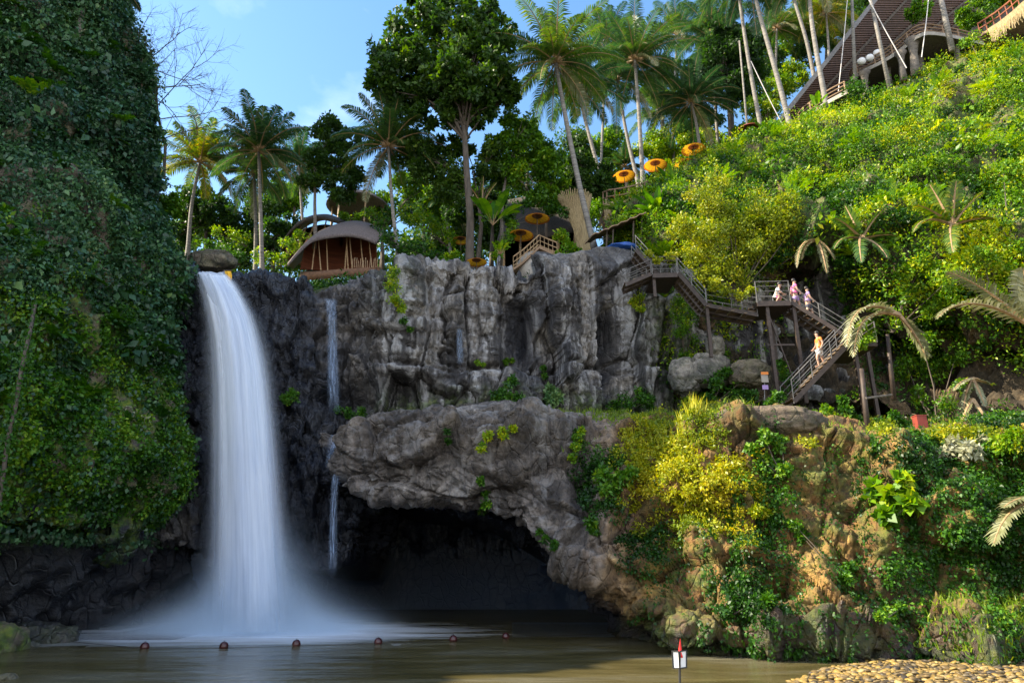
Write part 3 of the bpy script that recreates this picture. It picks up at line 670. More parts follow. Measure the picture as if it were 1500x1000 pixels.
# hillside cover
S = HILL; base = fbm(S.B * .35, 4, 91); b2 = fbm(S.B * .8, 4, 93)
bare = ell(S.px, S.py, [(1180, 420, 62, 55, 1), (1205, 215, 14, 14, .9), (1150, 280, 30, 10, .8), (1430, 560, 130, 60, 1), (1170, 530, 110, 75, .92), (1290, 470, 40, 50, .7), (1050, 520, 70, 45, .6), (1410, 135, 34, 26, 1), (1290, 540, 60, 50, .8)])
vis = (S.px > 900) & (S.px < 1620) & (S.py > -60) & (S.py < 625) & (S.B[..., 1] < 56)
m = vis * np.clip(1 - bare, .02, 1)
lf = LF(); cover(S, m * sm(640, 420, S.py + 60 * (base - .5)) * sm(.44, .53, base + .1 * (b2 - .5)), 1700, 105, (.35, 1.05), .17, .62, lf, .45, .5, .1, tn=.9, up=.9); cover(S, m * sm(640, 420, S.py) * np.clip(1 - ell(S.px, S.py, [(1405, 135, 80, 60, 1), (970, 265, 110, 70, 1), (1110, 230, 70, 50, 1), (1340, 95, 100, 40, 1), (1190, 165, 60, 40, 1), (1190, 420, 80, 70, 1)]), 0, 1), 215, 260, (.7, 1.4), .16, .5, lf, .85, .5, .1, tn=1.1, up=1); cover(S, m * sm(600, 400, S.py) * sm(.5, .58, fbm(S.B * .6, 3, 207)), 200, 90, (.35, .8), .16, .85, lf, .9, .5, .3, tn=.4, up=1.1)
tag(lf.build('undergrowth', M['leaf_bright']), 'sunlit yellow green undergrowth covering the steep hillside', 'undergrowth', None, 'stuff')
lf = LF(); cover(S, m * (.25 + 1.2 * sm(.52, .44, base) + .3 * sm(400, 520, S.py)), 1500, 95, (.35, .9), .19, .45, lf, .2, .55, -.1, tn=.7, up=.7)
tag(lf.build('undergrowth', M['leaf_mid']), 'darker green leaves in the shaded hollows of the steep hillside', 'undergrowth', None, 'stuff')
lf = LF(); cover(S, m * sm(560, 420, S.py), 210, 34, (.4, .9), .42, .55, lf, .7, .5, .2, tn=.5, up=1)
tag(lf.build('undergrowth', M['leaf_bright']), 'scattered clumps of large leaves among the hillside undergrowth', 'undergrowth', None, 'stuff')
def ferns(S, mask, K, L, lf, tint, off=.3, droop=.35, nf=7, ll=.22):
    p, N, px, py = S.sample(mask, K)
    for q, n in zip(p, N):
        s = RNG.uniform(.6, 1.3); t_ = tint + RNG.normal(0, .15)
        for k in range(nf):
            a = k * 2.4 + q[0]; d = np.array([math.cos(a), math.sin(a), .5]) + n * 1.1; frond(lf, q + n * off * .6, d, L * s * RNG.uniform(.8, 1.1), droop / (L * s) * 2, ll * s, 15, .06 * s + .02, .3, t_)
lf = LF(); strings(HILL, m * (S.py < 560) * (S.py > 120), 260, 26, .15, .72, lf, .5); tag(lf.build('vine_strings', M['leaf_bright']), 'bright trailing creepers hanging down the hillside', 'vines', None, 'stuff')
lf = LF(); ferns(S, m * sm(600, 500, S.py), 190, 1.3, lf, .6)
tag(lf.build('ferns', M['leaf_bright']), 'arching ferns and small fronds scattered over the hillside', 'ferns', None, 'stuff')
lf = LF(); ferns(LEFT, inv * sm(700, 600, LEFT.py), 130, .8, lf, .55, .5, .6, 6, .2)
tag(lf.build('ferns', M['leaf_mid']), 'drooping ferns growing out of the shaded left cliff', 'ferns', None, 'stuff')
lf = LF(); cover(LEFT, inv * sm(650, 500, LEFT.py), 170, 26, (.3, .7), .42, .6, lf, .7, .6, -.6, tn=.5)
tag(lf.build('creeper', M['leaf_dark']), 'larger glossy leaves standing out from the left creeper wall', 'creeper', None, 'stuff')
# lower right cliff
S = LED; fr = (S.B[..., 1] < 30) & (S.px > 840) & (S.px < 1640) & (S.py > 590) & (S.py < 985)
b2 = fbm(S.B * .8, 4, 95)
gold = ell(S.px, S.py, [(950, 650, 38, 42, 1), (985, 690, 60, 45, .9), (1015, 740, 38, 50, .8), (1060, 690, 40, 22, .7), (1440, 645, 90, 18, .8), (1290, 630, 18, 8, .8), (1030, 650, 40, 16, .5)])
green = ell(S.px, S.py, [(890, 710, 42, 60, .9), (940, 800, 50, 60, .75), (848, 660, 16, 40, .9), (1125, 690, 60, 75, .7), (1090, 870, 85, 60, .8), (1130, 790, 80, 50, .5), (1370, 690, 90, 60, .9), (1470, 760, 90, 190, .95), (1330, 800, 80, 80, .6), (1240, 830, 60, 40, .5), (1300, 900, 70, 40, .5), (1250, 660, 60, 22, .7), (1070, 780, 30, 60, .6)])
brn = ell(S.px, S.py, [(1235, 740, 75, 80, 1), (1040, 900, 60, 40, .7), (1000, 830, 40, 50, .6), (1180, 830, 60, 60, .6), (1400, 860, 70, 40, .6), (1180, 690, 30, 70, .9), (990, 780, 30, 60, .5), (1290, 790, 60, 40, .6), (1365, 740, 22, 28, 1), (1150, 865, 45, 22, 1), (1200, 935, 240, 22, .9), (1400, 900, 60, 30, .6), (1220, 830, 60, 30, .5)])
gm = fr * np.clip(green - brn * 1.3, 0, 1) * sm(.45, .57, b2 + .13 * green)
lf = LF(); cover(S, gm, 1150, 62, (.14, .42), .105, .42, lf, .3, .7, -.6, tn=.8)
tag(lf.build('ivy_curtain', M['leaf_mid']), 'small leaved green ivy hanging over the ochre lower cliff', 'ivy', None, 'stuff')
lf = LF(); cover(S, fr * np.clip(gold - .6 * brn, 0, 1) * sm(.30, .55, b2 + .1), 560, 60, (.12, .38), .11, .42, lf, .4, .55, -.1, tn=.8)
cover(S, fr * ell(S.px, S.py, [(1000, 700, 100, 110, 1), (1090, 760, 60, 60, .6), (1450, 640, 90, 14, 1), (1180, 640, 60, 20, .6)]) * sm(.48, .6, fbm(S.B * 1.1, 3, 201)), 420, 55, (.12, .34), .10, .5, lf, .5, .55, -.2, tn=.7)
tag(lf.build('moss_cover', M['leaf_gold']), 'golden yellow moss and leaves along the sunlit cliff brow', 'moss', None, 'stuff')
# vine strings that hang down the lower right cliff and the left cliff
lf = LF(); strings(LED, fr * (S.py < 850) * (S.py > 640) * (S.px > 960) * np.clip(.3 + green - .3 * brn, 0, 1), 210, 50, .095, .48, lf)
tag(lf.build('vine_strings', M['leaf_mid']), 'thin strings of vine hanging down the ochre cliff', 'vines', None, 'stuff')
S = LEFT; lf = LF(); strings(LEFT, inv * (S.py < 600), 170, 55, .17, .35, lf, .45)
tag(lf.build('vine_strings', M['leaf_dark']), 'long dark vines trailing down the shaded left cliff', 'vines', None, 'stuff')
# ledge top grass
def blades(S, mask, K, h, lf, tint=.5, lean=.3, n=1, w=.02):
    p, N, px, py = S.sample(mask, K)
    p = np.repeat(p, n, 0) + RNG.normal(0, .08, (K * n, 3)) * [1, 1, .1]; H = h * RNG.uniform(.5, 1.4, len(p))[:, None]
    d = nrm(RNG.normal(0, lean, (len(p), 3)) + [0, 0, 1]); r = nrm(np.cross(d, RNG.normal(0, 1, (len(p), 3)))) * w
    mid = p + d * H * .55; tip = mid + nrm(d + RNG.normal(0, lean, (len(p), 3)) - [0, 0, .25]) * H * .5
    lf.add(np.stack([p - r, p + r, mid + r * .8, mid - r * .8], 1).reshape(-1, 3), np.full(len(p), tint) + RNG.normal(0, .12, len(p)))
    lf.add(np.stack([mid - r * .8, mid + r * .8, tip + r * .1, tip - r * .1], 1).reshape(-1, 3), np.full(len(p), tint) + RNG.normal(0, .12, len(p)))
S = LED; topm = (S.N[..., 2] > .6) * (S.B[..., 2] > 6) * sm(800, 860, S.px)
lf = LF(); blades(S, topm * (S.B[..., 1] < 36) * (.2 + ell(S.px, S.py, [(960, 607, 130, 14, 1)])), 5000, .22, lf, .35, n=2)
blades(S, (S.B[..., 1] < 28) * ell(S.px, S.py, [(990, 655, 30, 18, 1), (1000, 640, 12, 20, 1), (930, 650, 14, 12, 1), (940, 640, 10, 10, .6)]), 100, .5, lf, .85, .16, 2, .022)
blades(S, (S.B[..., 1] < 30) * ell(S.px, S.py, [(1020, 605, 16, 8, 1)]), 120, .55, lf, .9, .16, 2, .022)
tag(lf.build('grass', M['grass']), 'grass on the flat top of the rock ledge', 'grass', None, 'stuff')
lf = LF(); blades(LED, (LED.B[..., 2] < 1.6) * (LED.B[..., 2] > .1) * sm(1330, 1400, LED.px) * (LED.B[..., 1] < 24), 900, .25, lf, .4, .4, 2)
tag(lf.build('grass', M['grass']), 'low green weeds at the foot of the ivy cliff by the stones', 'grass', None, 'stuff')

# ================================================================== shrubs (things)
def front(S_, x, y):
    dd = (S_.px - x) ** 2 + (S_.py - y) ** 2; k = np.argsort(dd, axis=None)[:30]; return float(np.min(S_.B[..., 1].ravel()[k]))
def shrub(label, blobs, src, m, leaf=.16, dens=1.0, tint=.5, name='shrub', cat='shrub', off=.25, aimz=-.1, asp=.55, up=.6, group=None, shell=.3, stem=True):
    lf = LF(); st = MB(); cs = []
    for x, y, r in blobs:
        Y = (src if not isinstance(src, Sheet) else front(src, x, y)); s = mpp(x, y, Y); R = r * s; c = P(x, y, Y - (off * R if isinstance(src, Sheet) else 0)); cs.append((c, R))
    low = min(cs, key=lambda q: q[0][2]); base = low[0] + np.array([0, low[1] * .5, -low[1] * .8])
    for c, R in cs:
        K = max(3, int(9 * dens)); u = nrm(RNG.normal(0, 1, (K, 3))) * RNG.uniform(.3, .75, (K, 1)) * R
        n = int(max(30, min(420, 1.9 * (R / leaf) ** 2 * 4 * dens / K * 2.2)))
        clumps(lf, c + u, RNG.uniform(.3, .55, K) * R, n, leaf, tint + RNG.normal(0, .12, K), up, asp, aimz, .85, shell)
        if stem:
            mid = (base + c) / 2 + RNG.normal(0, .08 * R, 3)
            st.tube([base, mid, c], [.035 * R + .012, .025 * R + .01, .01], 5)
            for q in u[:4]: st.tube([c, c + q * .9], [.012, .006], 4)
    e = empty(name, base, label, cat, group)
    lf.build('foliage', m, e)
    if stem: st.build('stem', M['bark_dark'], e)
    return e
B, MD, DK, GD, TR = M['leaf_bright'], M['leaf_mid'], M['leaf_dark'], M['leaf_gold'], M['leaf_tree']
shrub('big sunlit yellow green bush leaning over the top of the metal stairs', [(1000, 335, 26), (1030, 300, 34), (1040, 350, 40), (1075, 320, 40), (1100, 360, 38), (1060, 385, 34), (1110, 310, 34), (1140, 340, 30), (1035, 400, 22), (1085, 410, 22), (1010, 375, 22), (1150, 300, 26), (1050, 270, 22), (1165, 330, 22)], 33.0, GD, .145, 1.5, .42, aimz=.1)
shrub('bright yellow green tuft hanging from the grey cliff top', [(577, 400, 13), (574, 420, 14), (579, 438, 11), (588, 452, 7)], MID, B, .12, 1.5, .75, off=.6)
shrub('thin green sprig growing on the fluted cliff below the yellow tuft', [(592, 470, 7), (600, 482, 5)], MID, MD, .10, 1, .6, off=.6)
shrub('small bright green clump beside the dark wet rock left of the cascade', [(428, 580, 12), (418, 584, 8)], MID, MD, .13, 1.2, .75, off=.8)
shrub('small green clump under the wet overhang right of the cascade', [(497, 600, 8), (512, 606, 9), (530, 604, 7)], MID, MD, .12, 1.2, .6, off=.8)
shrub('yellow grassy tuft at the right end of the fluted cliff', [(936, 436, 10), (928, 444, 9), (940, 452, 8)], MID, B, .11, 1.4, .85, off=.8)
shrub('bright green ivy clump spilling down the cliff under the upper stair landing', [(975, 430, 18), (990, 450, 22), (1000, 480, 20), (985, 500, 16), (1012, 460, 16), (1020, 500, 14), (1005, 520, 12)], MID, B, .13, 1.2, .45, off=.7)
shrub('leafy green shrub at the cliff base with yellowish tips', [(742, 575, 18), (758, 585, 14), (728, 580, 12), (748, 558, 9)], MID, MD, .15, 1.3, .62, off=1)
shrub('young plant with broad blue green leaves at the cliff base', [(808, 572, 9), (806, 588, 10), (814, 582, 8)], MID, DK, .24, 1.2, .95, off=1)
shrub('dark round shrub on the grassy ledge in front of the black crevice', [(915, 590, 18), (935, 580, 16), (900, 596, 12), (950, 588, 12)], MID, MD, .15, 1.3, .55, off=1.5)
shrub('slender yellow green shrub on the ledge below the ivy clump', [(1010, 545, 10), (1012, 565, 12), (1008, 585, 12)], 33.2, B, .14, 1.2, .5)
shrub('broad leafy shrub below the middle stair flight', [(1050, 560, 18), (1075, 575, 18), (1040, 585, 14), (1065, 545, 12), (1090, 555, 12)], 32.0, MD, .17, 1.2, .62)
shrub('low dark shrub behind the stair posts', [(1100, 580, 14), (1140, 575, 14), (1160, 560, 12)], 31.6, MD, .16, 1.1, .5)
shrub('green shrub with a pale tip between the two stair posts', [(1145, 535, 9), (1150, 550, 10)], 31.0, MD, .15, 1.1, .7)
shrub('tuft of weed on the lower bench of the grey cliff', [(700, 532, 5), (708, 534, 4)], MID, B, .10, 1, .6, off=1.2)
shrub('small weed on the bench at the middle of the grey cliff', [(742, 530, 6), (750, 528, 4)], MID, B, .10, 1, .5, off=1.2)
shrub('hanging weed on the cliff under the pale boulder column', [(796, 540, 6), (798, 552, 6)], MID, MD, .10, 1, .7, off=1.2)
shrub('small shrub of yellow leaves on the brown overhanging ledge', [(715, 640, 10), (738, 634, 9), (705, 655, 8), (750, 628, 5)], LED, B, .13, .8, .85, off=.7)
shrub('thin bluish weed on the left of the brown ledge', [(655, 632, 5), (658, 645, 6)], LED, MD, .11, .7, .5, off=.8)
shrub('green weed trailing from the lip of the cave arch', [(705, 704, 7), (708, 720, 8), (712, 738, 9), (706, 748, 6)], LED, MD, .12, 1.1, .75, off=.7)
shrub('ragged weed low on the cave arch', [(800, 790, 7), (812, 798, 8), (790, 780, 4)], LED, MD, .11, 1, .6, off=.7)
shrub('moss cushion on the gully between brown ledge and golden cliff', [(846, 640, 10), (842, 655, 9), (838, 670, 8), (852, 630, 6)], LED, B, .10, 1.3, .6, off=.7)
shrub('cool green leafy shrub on the left shoulder of the golden cliff', [(880, 695, 16), (905, 700, 18), (890, 715, 15), (925, 690, 12)], LED, MD, .16, 1.1, .85, off=.7)
shrub('small green rosette below the cool green shrub on the cliff', [(866, 768, 10), (872, 776, 7)], LED, MD, .15, 1.1, .75, off=.8)
shrub('fluffy golden bush at the brow of the cliff above the flag', [(1060, 690, 16), (1040, 705, 16), (1075, 682, 12), (1010, 720, 14), (1000, 745, 12)], LED, GD, .12, 1.4, .68, off=.8)
shrub('leafy climber with cream edged leaves over the boulder top', [(1120, 640, 16), (1100, 660, 14), (1145, 650, 14), (1130, 675, 14), (1150, 690, 12)], LED, MD, .15, .9, .9, off=.7)
shrub('yellow topped weed in the middle of the ochre cliff', [(1108, 748, 10), (1122, 750, 8)], LED, B, .12, 1.2, .95, off=.8)
shrub('large leaved bright green plant on the bare ochre rock', [(1285, 715, 17), (1310, 730, 20), (1335, 738, 16), (1325, 708, 14), (1300, 752, 12)], LED, B, .30, .55, .5, off=.9, asp=.85, up=1)
shrub('pale cream leaved shrub at the brow right of the red box', [(1400, 655, 16), (1420, 660, 16), (1385, 665, 10), (1440, 650, 10)], LED, M['palm_dry'], .20, .8, .8, off=.9)
shrub('bright green fern clump at the brow of the far right cliff', [(1470, 650, 16), (1490, 640, 14), (1450, 660, 12)], LED, B, .15, 1.2, .6, off=.8)
shrub('dark green shrub beside the small hole at the cliff foot', [(1075, 870, 20), (1100, 885, 20), (1060, 895, 16), (1120, 870, 14), (1090, 850, 12)], LED, MD, .13, 1.2, .35, off=.6)
shrub('narrow fern drooping beside the small hole', [(1122, 868, 7), (1126, 880, 6)], LED, MD, .2, .8, .8, off=1.2)
shrub('light green weed low on the reddish rock', [(1305, 895, 12), (1290, 905, 10), (1320, 890, 9)], LED, MD, .11, 1.1, .85, off=.7)
shrub('mid green creeper clump in the centre of the ochre cliff', [(1245, 830, 12), (1240, 845, 12), (1165, 770, 14), (1175, 785, 10)], LED, MD, .12, 1.0, .7, off=.7)
shrub('weedy shrub at the foot of the lowest stair flight', [(1195, 610, 10), (1210, 600, 10), (1220, 612, 9)], 25.6, B, .13, .9, .55)
shrub('shaded shrub right of the stair foot', [(1240, 600, 12), (1250, 612, 12), (1235, 585, 8)], 26.5, MD, .15, 1, .7)
shrub('low broad leaved shrub left of the red box', [(1290, 620, 9), (1310, 610, 12), (1325, 622, 9)], 26.2, MD, .17, .9, .6)
# big masses on the hill
hm = [('rounded bush at the hillside brow below the lower restaurant deck', [(1255, 130, 22), (1270, 145, 18)], MD, .55, .2),
 ('tall bright green creeper draped column at the right edge of the hillside', [(1475, 215, 30), (1470, 250, 30), (1480, 290, 28), (1465, 330, 20), (1490, 360, 22)], B, .5, .17),
 ('bushy yellow green shrub hanging over the lower flight of stairs', [(1350, 390, 34), (1390, 410, 30), (1330, 430, 26), (1370, 450, 26), (1290, 450, 18), (1310, 470, 18), (1280, 478, 14)], B, .55, .17),
 ('long curtain of leaves hanging in front of the dark hollow', [(1350, 500, 30), (1330, 540, 26), (1370, 545, 28), (1400, 520, 22), (1345, 580, 20), (1385, 590, 20), (1375, 620, 14), (1410, 565, 16)], B, .42, .15),
 ('bright bush on the slope above the curtain of leaves', [(1440, 380, 24), (1480, 400, 22), (1460, 430, 18)], B, .65, .18),
 ('dark green bush in the middle of the hillside', [(1290, 290, 26), (1310, 320, 22), (1260, 300, 20), (1335, 330, 20)], MD, .42, .2),
 ('feathery yellow green bush on the hillside right of the boulder', [(1440, 180, 20), (1460, 200, 16), (1420, 210, 14)], B, .72, .17),
 ('yellow sunlit tuft left of the hillside boulder', [(1385, 122, 11), (1384, 108, 9), (1388, 136, 10)], GD, .6, .13),
 ('row of bright weeds under the hillside boulder', [(1330, 185, 16), (1360, 180, 14), (1300, 200, 14)], B, .75, .16),
 ('sunlit bush on the shoulder above the big leaning bush', [(1160, 260, 18), (1190, 255, 16), (1215, 270, 16)], B, .7, .16),
 ('yellow green bush on the central slope', [(1330, 250, 20), (1360, 240, 20), (1380, 265, 18)], B, .66, .17),
 ('shaded bush beside the exposed earth wall', [(1240, 380, 20), (1230, 410, 18), (1260, 400, 18), (1250, 350, 16)], MD, .55, .17),
 ('green bush at the upper right below the straw balcony', [(1440, 90, 18), (1480, 80, 18), (1460, 110, 16), (1420, 60, 14)], B, .5, .2),
 ('leafy bush hanging over the exposed earth wall', [(1130, 385, 16), (1180, 365, 14), (1150, 370, 16)], MD, .5, .15)]
for lb_, bl, mm, ti, ls in hm: shrub(lb_, bl, HILL, mm, ls, 1.15, ti, off=.7, aimz=.0)
shrub('sprig of the leaning bush drooping over the walkway of the stairs', [(1060, 425, 12), (1085, 432, 11), (1045, 415, 12), (1100, 425, 9)], 30.2, GD, .13, 1.2, .45)
shrub('sprig of yellow green leaves in front of the top stair flight', [(962, 380, 8), (950, 372, 7), (985, 372, 12)], 32.0, GD, .12, 1.1, .5)
shrub('green creeper spilling over the turn of the lowest stairs', [(1262, 478, 10), (1275, 492, 11), (1262, 505, 8)], 27.6, B, .13, 1.2, .6)
shrub('small leafy shrub in front of the two stair posts', [(1142, 580, 10), (1128, 590, 9)], 27.2, MD, .14, 1.1, .6)
# shrubs on top of the cliff, round the pavilions
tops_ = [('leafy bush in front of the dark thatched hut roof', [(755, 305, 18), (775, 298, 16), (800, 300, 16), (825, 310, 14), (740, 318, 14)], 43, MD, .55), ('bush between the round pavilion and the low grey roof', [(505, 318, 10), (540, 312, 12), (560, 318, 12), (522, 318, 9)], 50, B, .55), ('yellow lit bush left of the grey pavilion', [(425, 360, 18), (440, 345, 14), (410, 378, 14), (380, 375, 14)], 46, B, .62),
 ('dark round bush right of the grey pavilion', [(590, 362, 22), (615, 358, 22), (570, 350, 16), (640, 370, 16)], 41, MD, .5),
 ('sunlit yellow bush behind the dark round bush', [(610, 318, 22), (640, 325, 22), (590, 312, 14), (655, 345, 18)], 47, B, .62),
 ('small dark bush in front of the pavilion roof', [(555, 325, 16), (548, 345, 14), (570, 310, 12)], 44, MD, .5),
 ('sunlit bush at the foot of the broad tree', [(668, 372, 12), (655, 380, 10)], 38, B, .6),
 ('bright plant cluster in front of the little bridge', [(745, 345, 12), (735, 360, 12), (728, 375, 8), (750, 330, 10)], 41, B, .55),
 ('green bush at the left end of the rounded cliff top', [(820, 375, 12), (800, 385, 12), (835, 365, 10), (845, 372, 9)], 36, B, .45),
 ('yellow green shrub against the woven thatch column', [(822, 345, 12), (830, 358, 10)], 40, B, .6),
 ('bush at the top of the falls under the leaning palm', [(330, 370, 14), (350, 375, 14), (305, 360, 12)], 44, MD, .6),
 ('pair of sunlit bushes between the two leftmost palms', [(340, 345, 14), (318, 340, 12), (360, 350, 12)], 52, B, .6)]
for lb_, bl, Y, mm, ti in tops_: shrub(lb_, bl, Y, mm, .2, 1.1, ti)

# ================================================================== palms
def palm(label, path, Y, L, nf=24,  tint=.4, Y2=None, r=.16, dry=1, seed=0, up=0, group='coconut palms on the clifftop', ll=.85, trunkvis=True, cat='palm tree', name='coconut_palm', young=.0):
    pts = [P(x, y, Y + ((Y2 or Y) - Y) * i / (len(path) - 1)) for i, (x, y) in enumerate(path)]
    Q = []
    for i in range(len(pts) - 1):
        for t in np.linspace(0, 1, 6)[:-1]:
            a, b = pts[i], pts[i + 1]; Q.append(a * (1 - t) + b * t)
    Q.append(pts[-1]); Q = np.array(Q)
    for _ in range(3): Q[1:-1] = (Q[:-2] + 2 * Q[1:-1] + Q[2:]) / 4
    e = empty(name, pts[0], label, cat, group)
    tr = MB(); n = len(Q); Q2 = [Q[0] - [0, 0, 1.0]] + list(Q)
    tr.tube(Q2, [r * 1.5] + [r * (1.35 if i == 0 else 1.1 - .45 * i / n) for i in range(n)], 9); tr.build('trunk', M['bark_palm'], e, True)
    nf = int(nf * 1.35); lf = LF(); rc = MB(); top = Q[-1]; ax = nrm(Q[-1] - Q[-3])
    ld = LF()
    for i in range(nf):
        a = i * 2.39996 + seed; f = i / nf; el = math.radians(84 - 108 * f ** .9 + random.uniform(-12, 12)) + young
        d = np.array([math.cos(a) * math.cos(el), math.sin(a) * math.cos(el), math.sin(el)]) + ax * .1
        isd = i >= nf - dry
        frond(ld if isd else lf, top + d * .12, d, L * random.uniform(.72, 1.12) * (.8 if f < .15 else 1), (.16 + .24 * f + (.1 if isd else 0)) * 4.6 / L, ll * 1.12 * L / 4.6, 54, .085, .75 + .5 * f, (.55 if isd else tint + .3 * (f - .4) * (random.random() > .5) + random.gauss(0, .07)), rach=rc)
    lf.build('crown', M['palm'], e); 
    if dry: ld.build('dry_fronds', M['palm_dry'], e)
    rc.build('frond_stalks', M['bamboo'], e)
    return e
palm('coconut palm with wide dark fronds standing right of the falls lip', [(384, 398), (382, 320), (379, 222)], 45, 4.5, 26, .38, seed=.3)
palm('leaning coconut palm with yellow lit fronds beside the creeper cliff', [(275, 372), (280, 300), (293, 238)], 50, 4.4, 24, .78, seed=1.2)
palm('thin second coconut palm close behind the one right of the falls lip', [(374, 398), (375, 330), (372, 255)], 50, 3.8, 20, .3, seed=2.2)
palm('slim white trunked coconut palm with an upright plume, right of the grey pavilion', [(584, 380), (574, 300), (569, 215)], 42, 4.3, 25, .45, seed=.9, r=.13, young=.12)
palm('tall pale trunked coconut palm leaning left beside the woven column', [(872, 368), (848, 270), (826, 160), (814, 92)], 40, 5.0, 28, .62, seed=2.0, r=.19)
palm('darker coconut palm crossing behind the tall leaning one', [(905, 345), (880, 260), (858, 180), (846, 128)], 48, 4.6, 24, .25, seed=1.1, r=.17)
palm('tall coconut palm with the largest feathery crown above the umbrellas', [(942, 272), (937, 180), (930, 88)], 52, 5.6, 28, .42, seed=.4, r=.19)
palm('coconut palm with a leaning trunk close left of the largest crown', [(935, 268), (918, 200), (904, 118)], 56, 5.0, 22, .3, seed=1.9, r=.18)
palm('coconut palm with dark hanging fronds behind the topmost umbrella', [(1026, 222), (1020, 180), (1012, 150)], 56, 4.8, 26, .25, seed=.8, r=.16)
palm('small distant coconut palm in the gap below the sky', [(918, 262), (916, 244)], 64, 3.0, 18, .4, seed=2.8, r=.12)
palm('distant coconut palm between the largest crown and the topmost umbrella', [(975, 262), (972, 200), (968, 165)], 66, 4.6, 22, .55, seed=.1, r=.16)
palm('coconut palm rising past the left end of the restaurant roof, first from the left', [(1118, 206), (1098, 100), (1083, 0), (1078, -45)], 48, 5.2, 22, .35, seed=.5, r=.17)
palm('coconut palm with a thick trunk leaning left, second past the restaurant roof', [(1158, 187), (1138, 110), (1112, 20), (1098, -35)], 46, 5.0, 22, .3, seed=1.6, r=.2)
palm('pale coconut palm standing in front of the restaurant roof edge', [(1211, 156), (1200, 100), (1188, 30), (1182, -50)], 44.6, 4.8, 22, .5, seed=2.6, r=.2)
palm('coconut palm behind the restaurant roof with a bowed trunk', [(1195, 125), (1182, 60), (1163, 0), (1150, -40)], 54, 4.8, 22, .45, seed=.7, r=.18)
palm('distant golden lit coconut palm behind the restaurant roof', [(1215, 140), (1214, 70), (1210, 20)], 66, 5.0, 24, .85, seed=1.3, r=.16)
palm('dark coconut palm crown behind the thin pole by the roof end', [(1075, 215), (1070, 120), (1062, 80)], 60, 4.8, 24, .3, seed=2.1, r=.16)
palm('coconut palm whose fronds dip into view over the creeper cliff', [(118, 30), (128, -20), (132, -48)], 27.5, 3.0, 18, .25, seed=.2, r=.12)

palm('coconut palm with a hidden trunk between the bluish tree and the roof end', [(1052, 222), (1046, 120), (1040, 45)], 60, 5.2, 22, .35, seed=2.4, r=.16)
palm('distant coconut palm high behind the first roof end palm', [(1135, 180), (1136, 100), (1138, 42)], 68, 5.2, 22, .5, seed=.6, r=.16)
palm('distant coconut palm just left of the largest crown', [(880, 250), (884, 160), (888, 62)], 70, 5.4, 22, .3, seed=1.5, r=.16)
palm('distant coconut palm over the dark tree above the umbrellas', [(985, 240), (988, 120), (992, 52)], 70, 5.4, 22, .4, seed=.2, r=.16)
palm('short distant coconut palm behind the loose yellowish branches', [(660, 370), (655, 330), (652, 300)], 62, 4.2, 20, .35, seed=.9, r=.14)
palm('short coconut palm behind the layered dark tree', [(445, 350), (440, 280), (438, 240)], 60, 4.2, 20, .3, seed=1.9, r=.14)
# ================================================================== broadleaf trees
def tree(label, trunk, Y, crowns, nclump, n, leaf, m, bark='bark', r=.22, tint=.5, limbs=9, cr=.32, name='broadleaf_tree', group=None, asp=.55, shell=.35, dy=1.0):
    nclump = int(nclump * 1.5); n = int(n * 1.25); pts = [P(x, y, Y) for x, y in trunk]; e = empty(name, pts[0], label, 'tree', group)
    tr = MB(); k = len(pts); pp = [pts[0] - [0, 0, 1.]] + pts
    lf = LF(); C = []; R = []
    tot = sum(c[2] * c[3] for c in crowns)
    for x, y, rx, ry in crowns:
        K = max(2, int(nclump * rx * ry / tot)); s = mpp(x, y, Y); c = P(x, y, Y)
        u = nrm(RNG.normal(0, 1, (K, 3))) * RNG.uniform(.45, .92, (K, 1)); C.append(c + u * [rx * s, .5 * (rx + ry) * s * dy, ry * s]); R.append(np.full(K, cr * min(rx, ry) * s) * RNG.uniform(.7, 1.2, K))
    C = np.concatenate(C); R = np.concatenate(R)
    clumps(lf, C, R, n, leaf, tint + RNG.normal(0, .1, len(C)), .6, asp, -.15, .75, shell)
    top = pts[-1]; tr.tube(pp, [r * 1.3] + [r * (1.1 - .5 * i / max(1, k - 1)) for i in range(k)], 9)
    for i in RNG.choice(len(C), min(limbs, len(C)), replace=False):
        st = pts[-1] if RNG.random() < .5 or k < 3 else pts[-2] * .4 + pts[-1] * .6; md = (st * .5 + C[i] * .5) + np.array([0, 0, .12 * np.linalg.norm(C[i] - st)]) + RNG.normal(0, .15, 3)
        tr.tube([st, md, C[i]], [r * .36, r * .22, r * .08], 6)
        for q in range(2): tr.tube([md, md * .4 + C[i] * .6 + RNG.normal(0, R[i] * .8, 3)], [r * .2, r * .06], 5)
    tr.build('trunk', M[bark], e, True); lf.build('crown', m, e); return e
tree('huge broad crowned tree with big glossy leaves, tallest in the middle', [(688, 385), (689, 320), (683, 240), (680, 185)], 40, [(640, 60, 85, 62), (600, 110, 62, 60), (690, 110, 70, 75), (660, 150, 80, 40), (720, 60, 40, 60), (560, 110, 34, 42), (650, 10, 70, 30), (735, 130, 30, 40)], 190, 120, .35, TR, 'bark_dark', .27, .5, 30, .25, asp=.6)
tree('loose lower branches of yellowish leaves under the huge crown', [(700, 385), (705, 330), (700, 290)], 43, [(620, 235, 34, 40), (655, 260, 34, 36), (600, 200, 25, 22), (720, 250, 26, 40), (660, 215, 34, 20)], 60, 110, .3, TR, 'bark_dark', .16, .6, 12, .38)
tree('slender dark tree with open layered crown behind the grey pavilion', [(462, 345), (461, 300), (462, 240)], 44, [(485, 195, 34, 24), (480, 235, 36, 26), (500, 270, 30, 26), (460, 260, 22, 26), (515, 205, 16, 16), (520, 250, 16, 18)], 70, 110, .26, TR, 'bark', .13, .4, 14, .36)
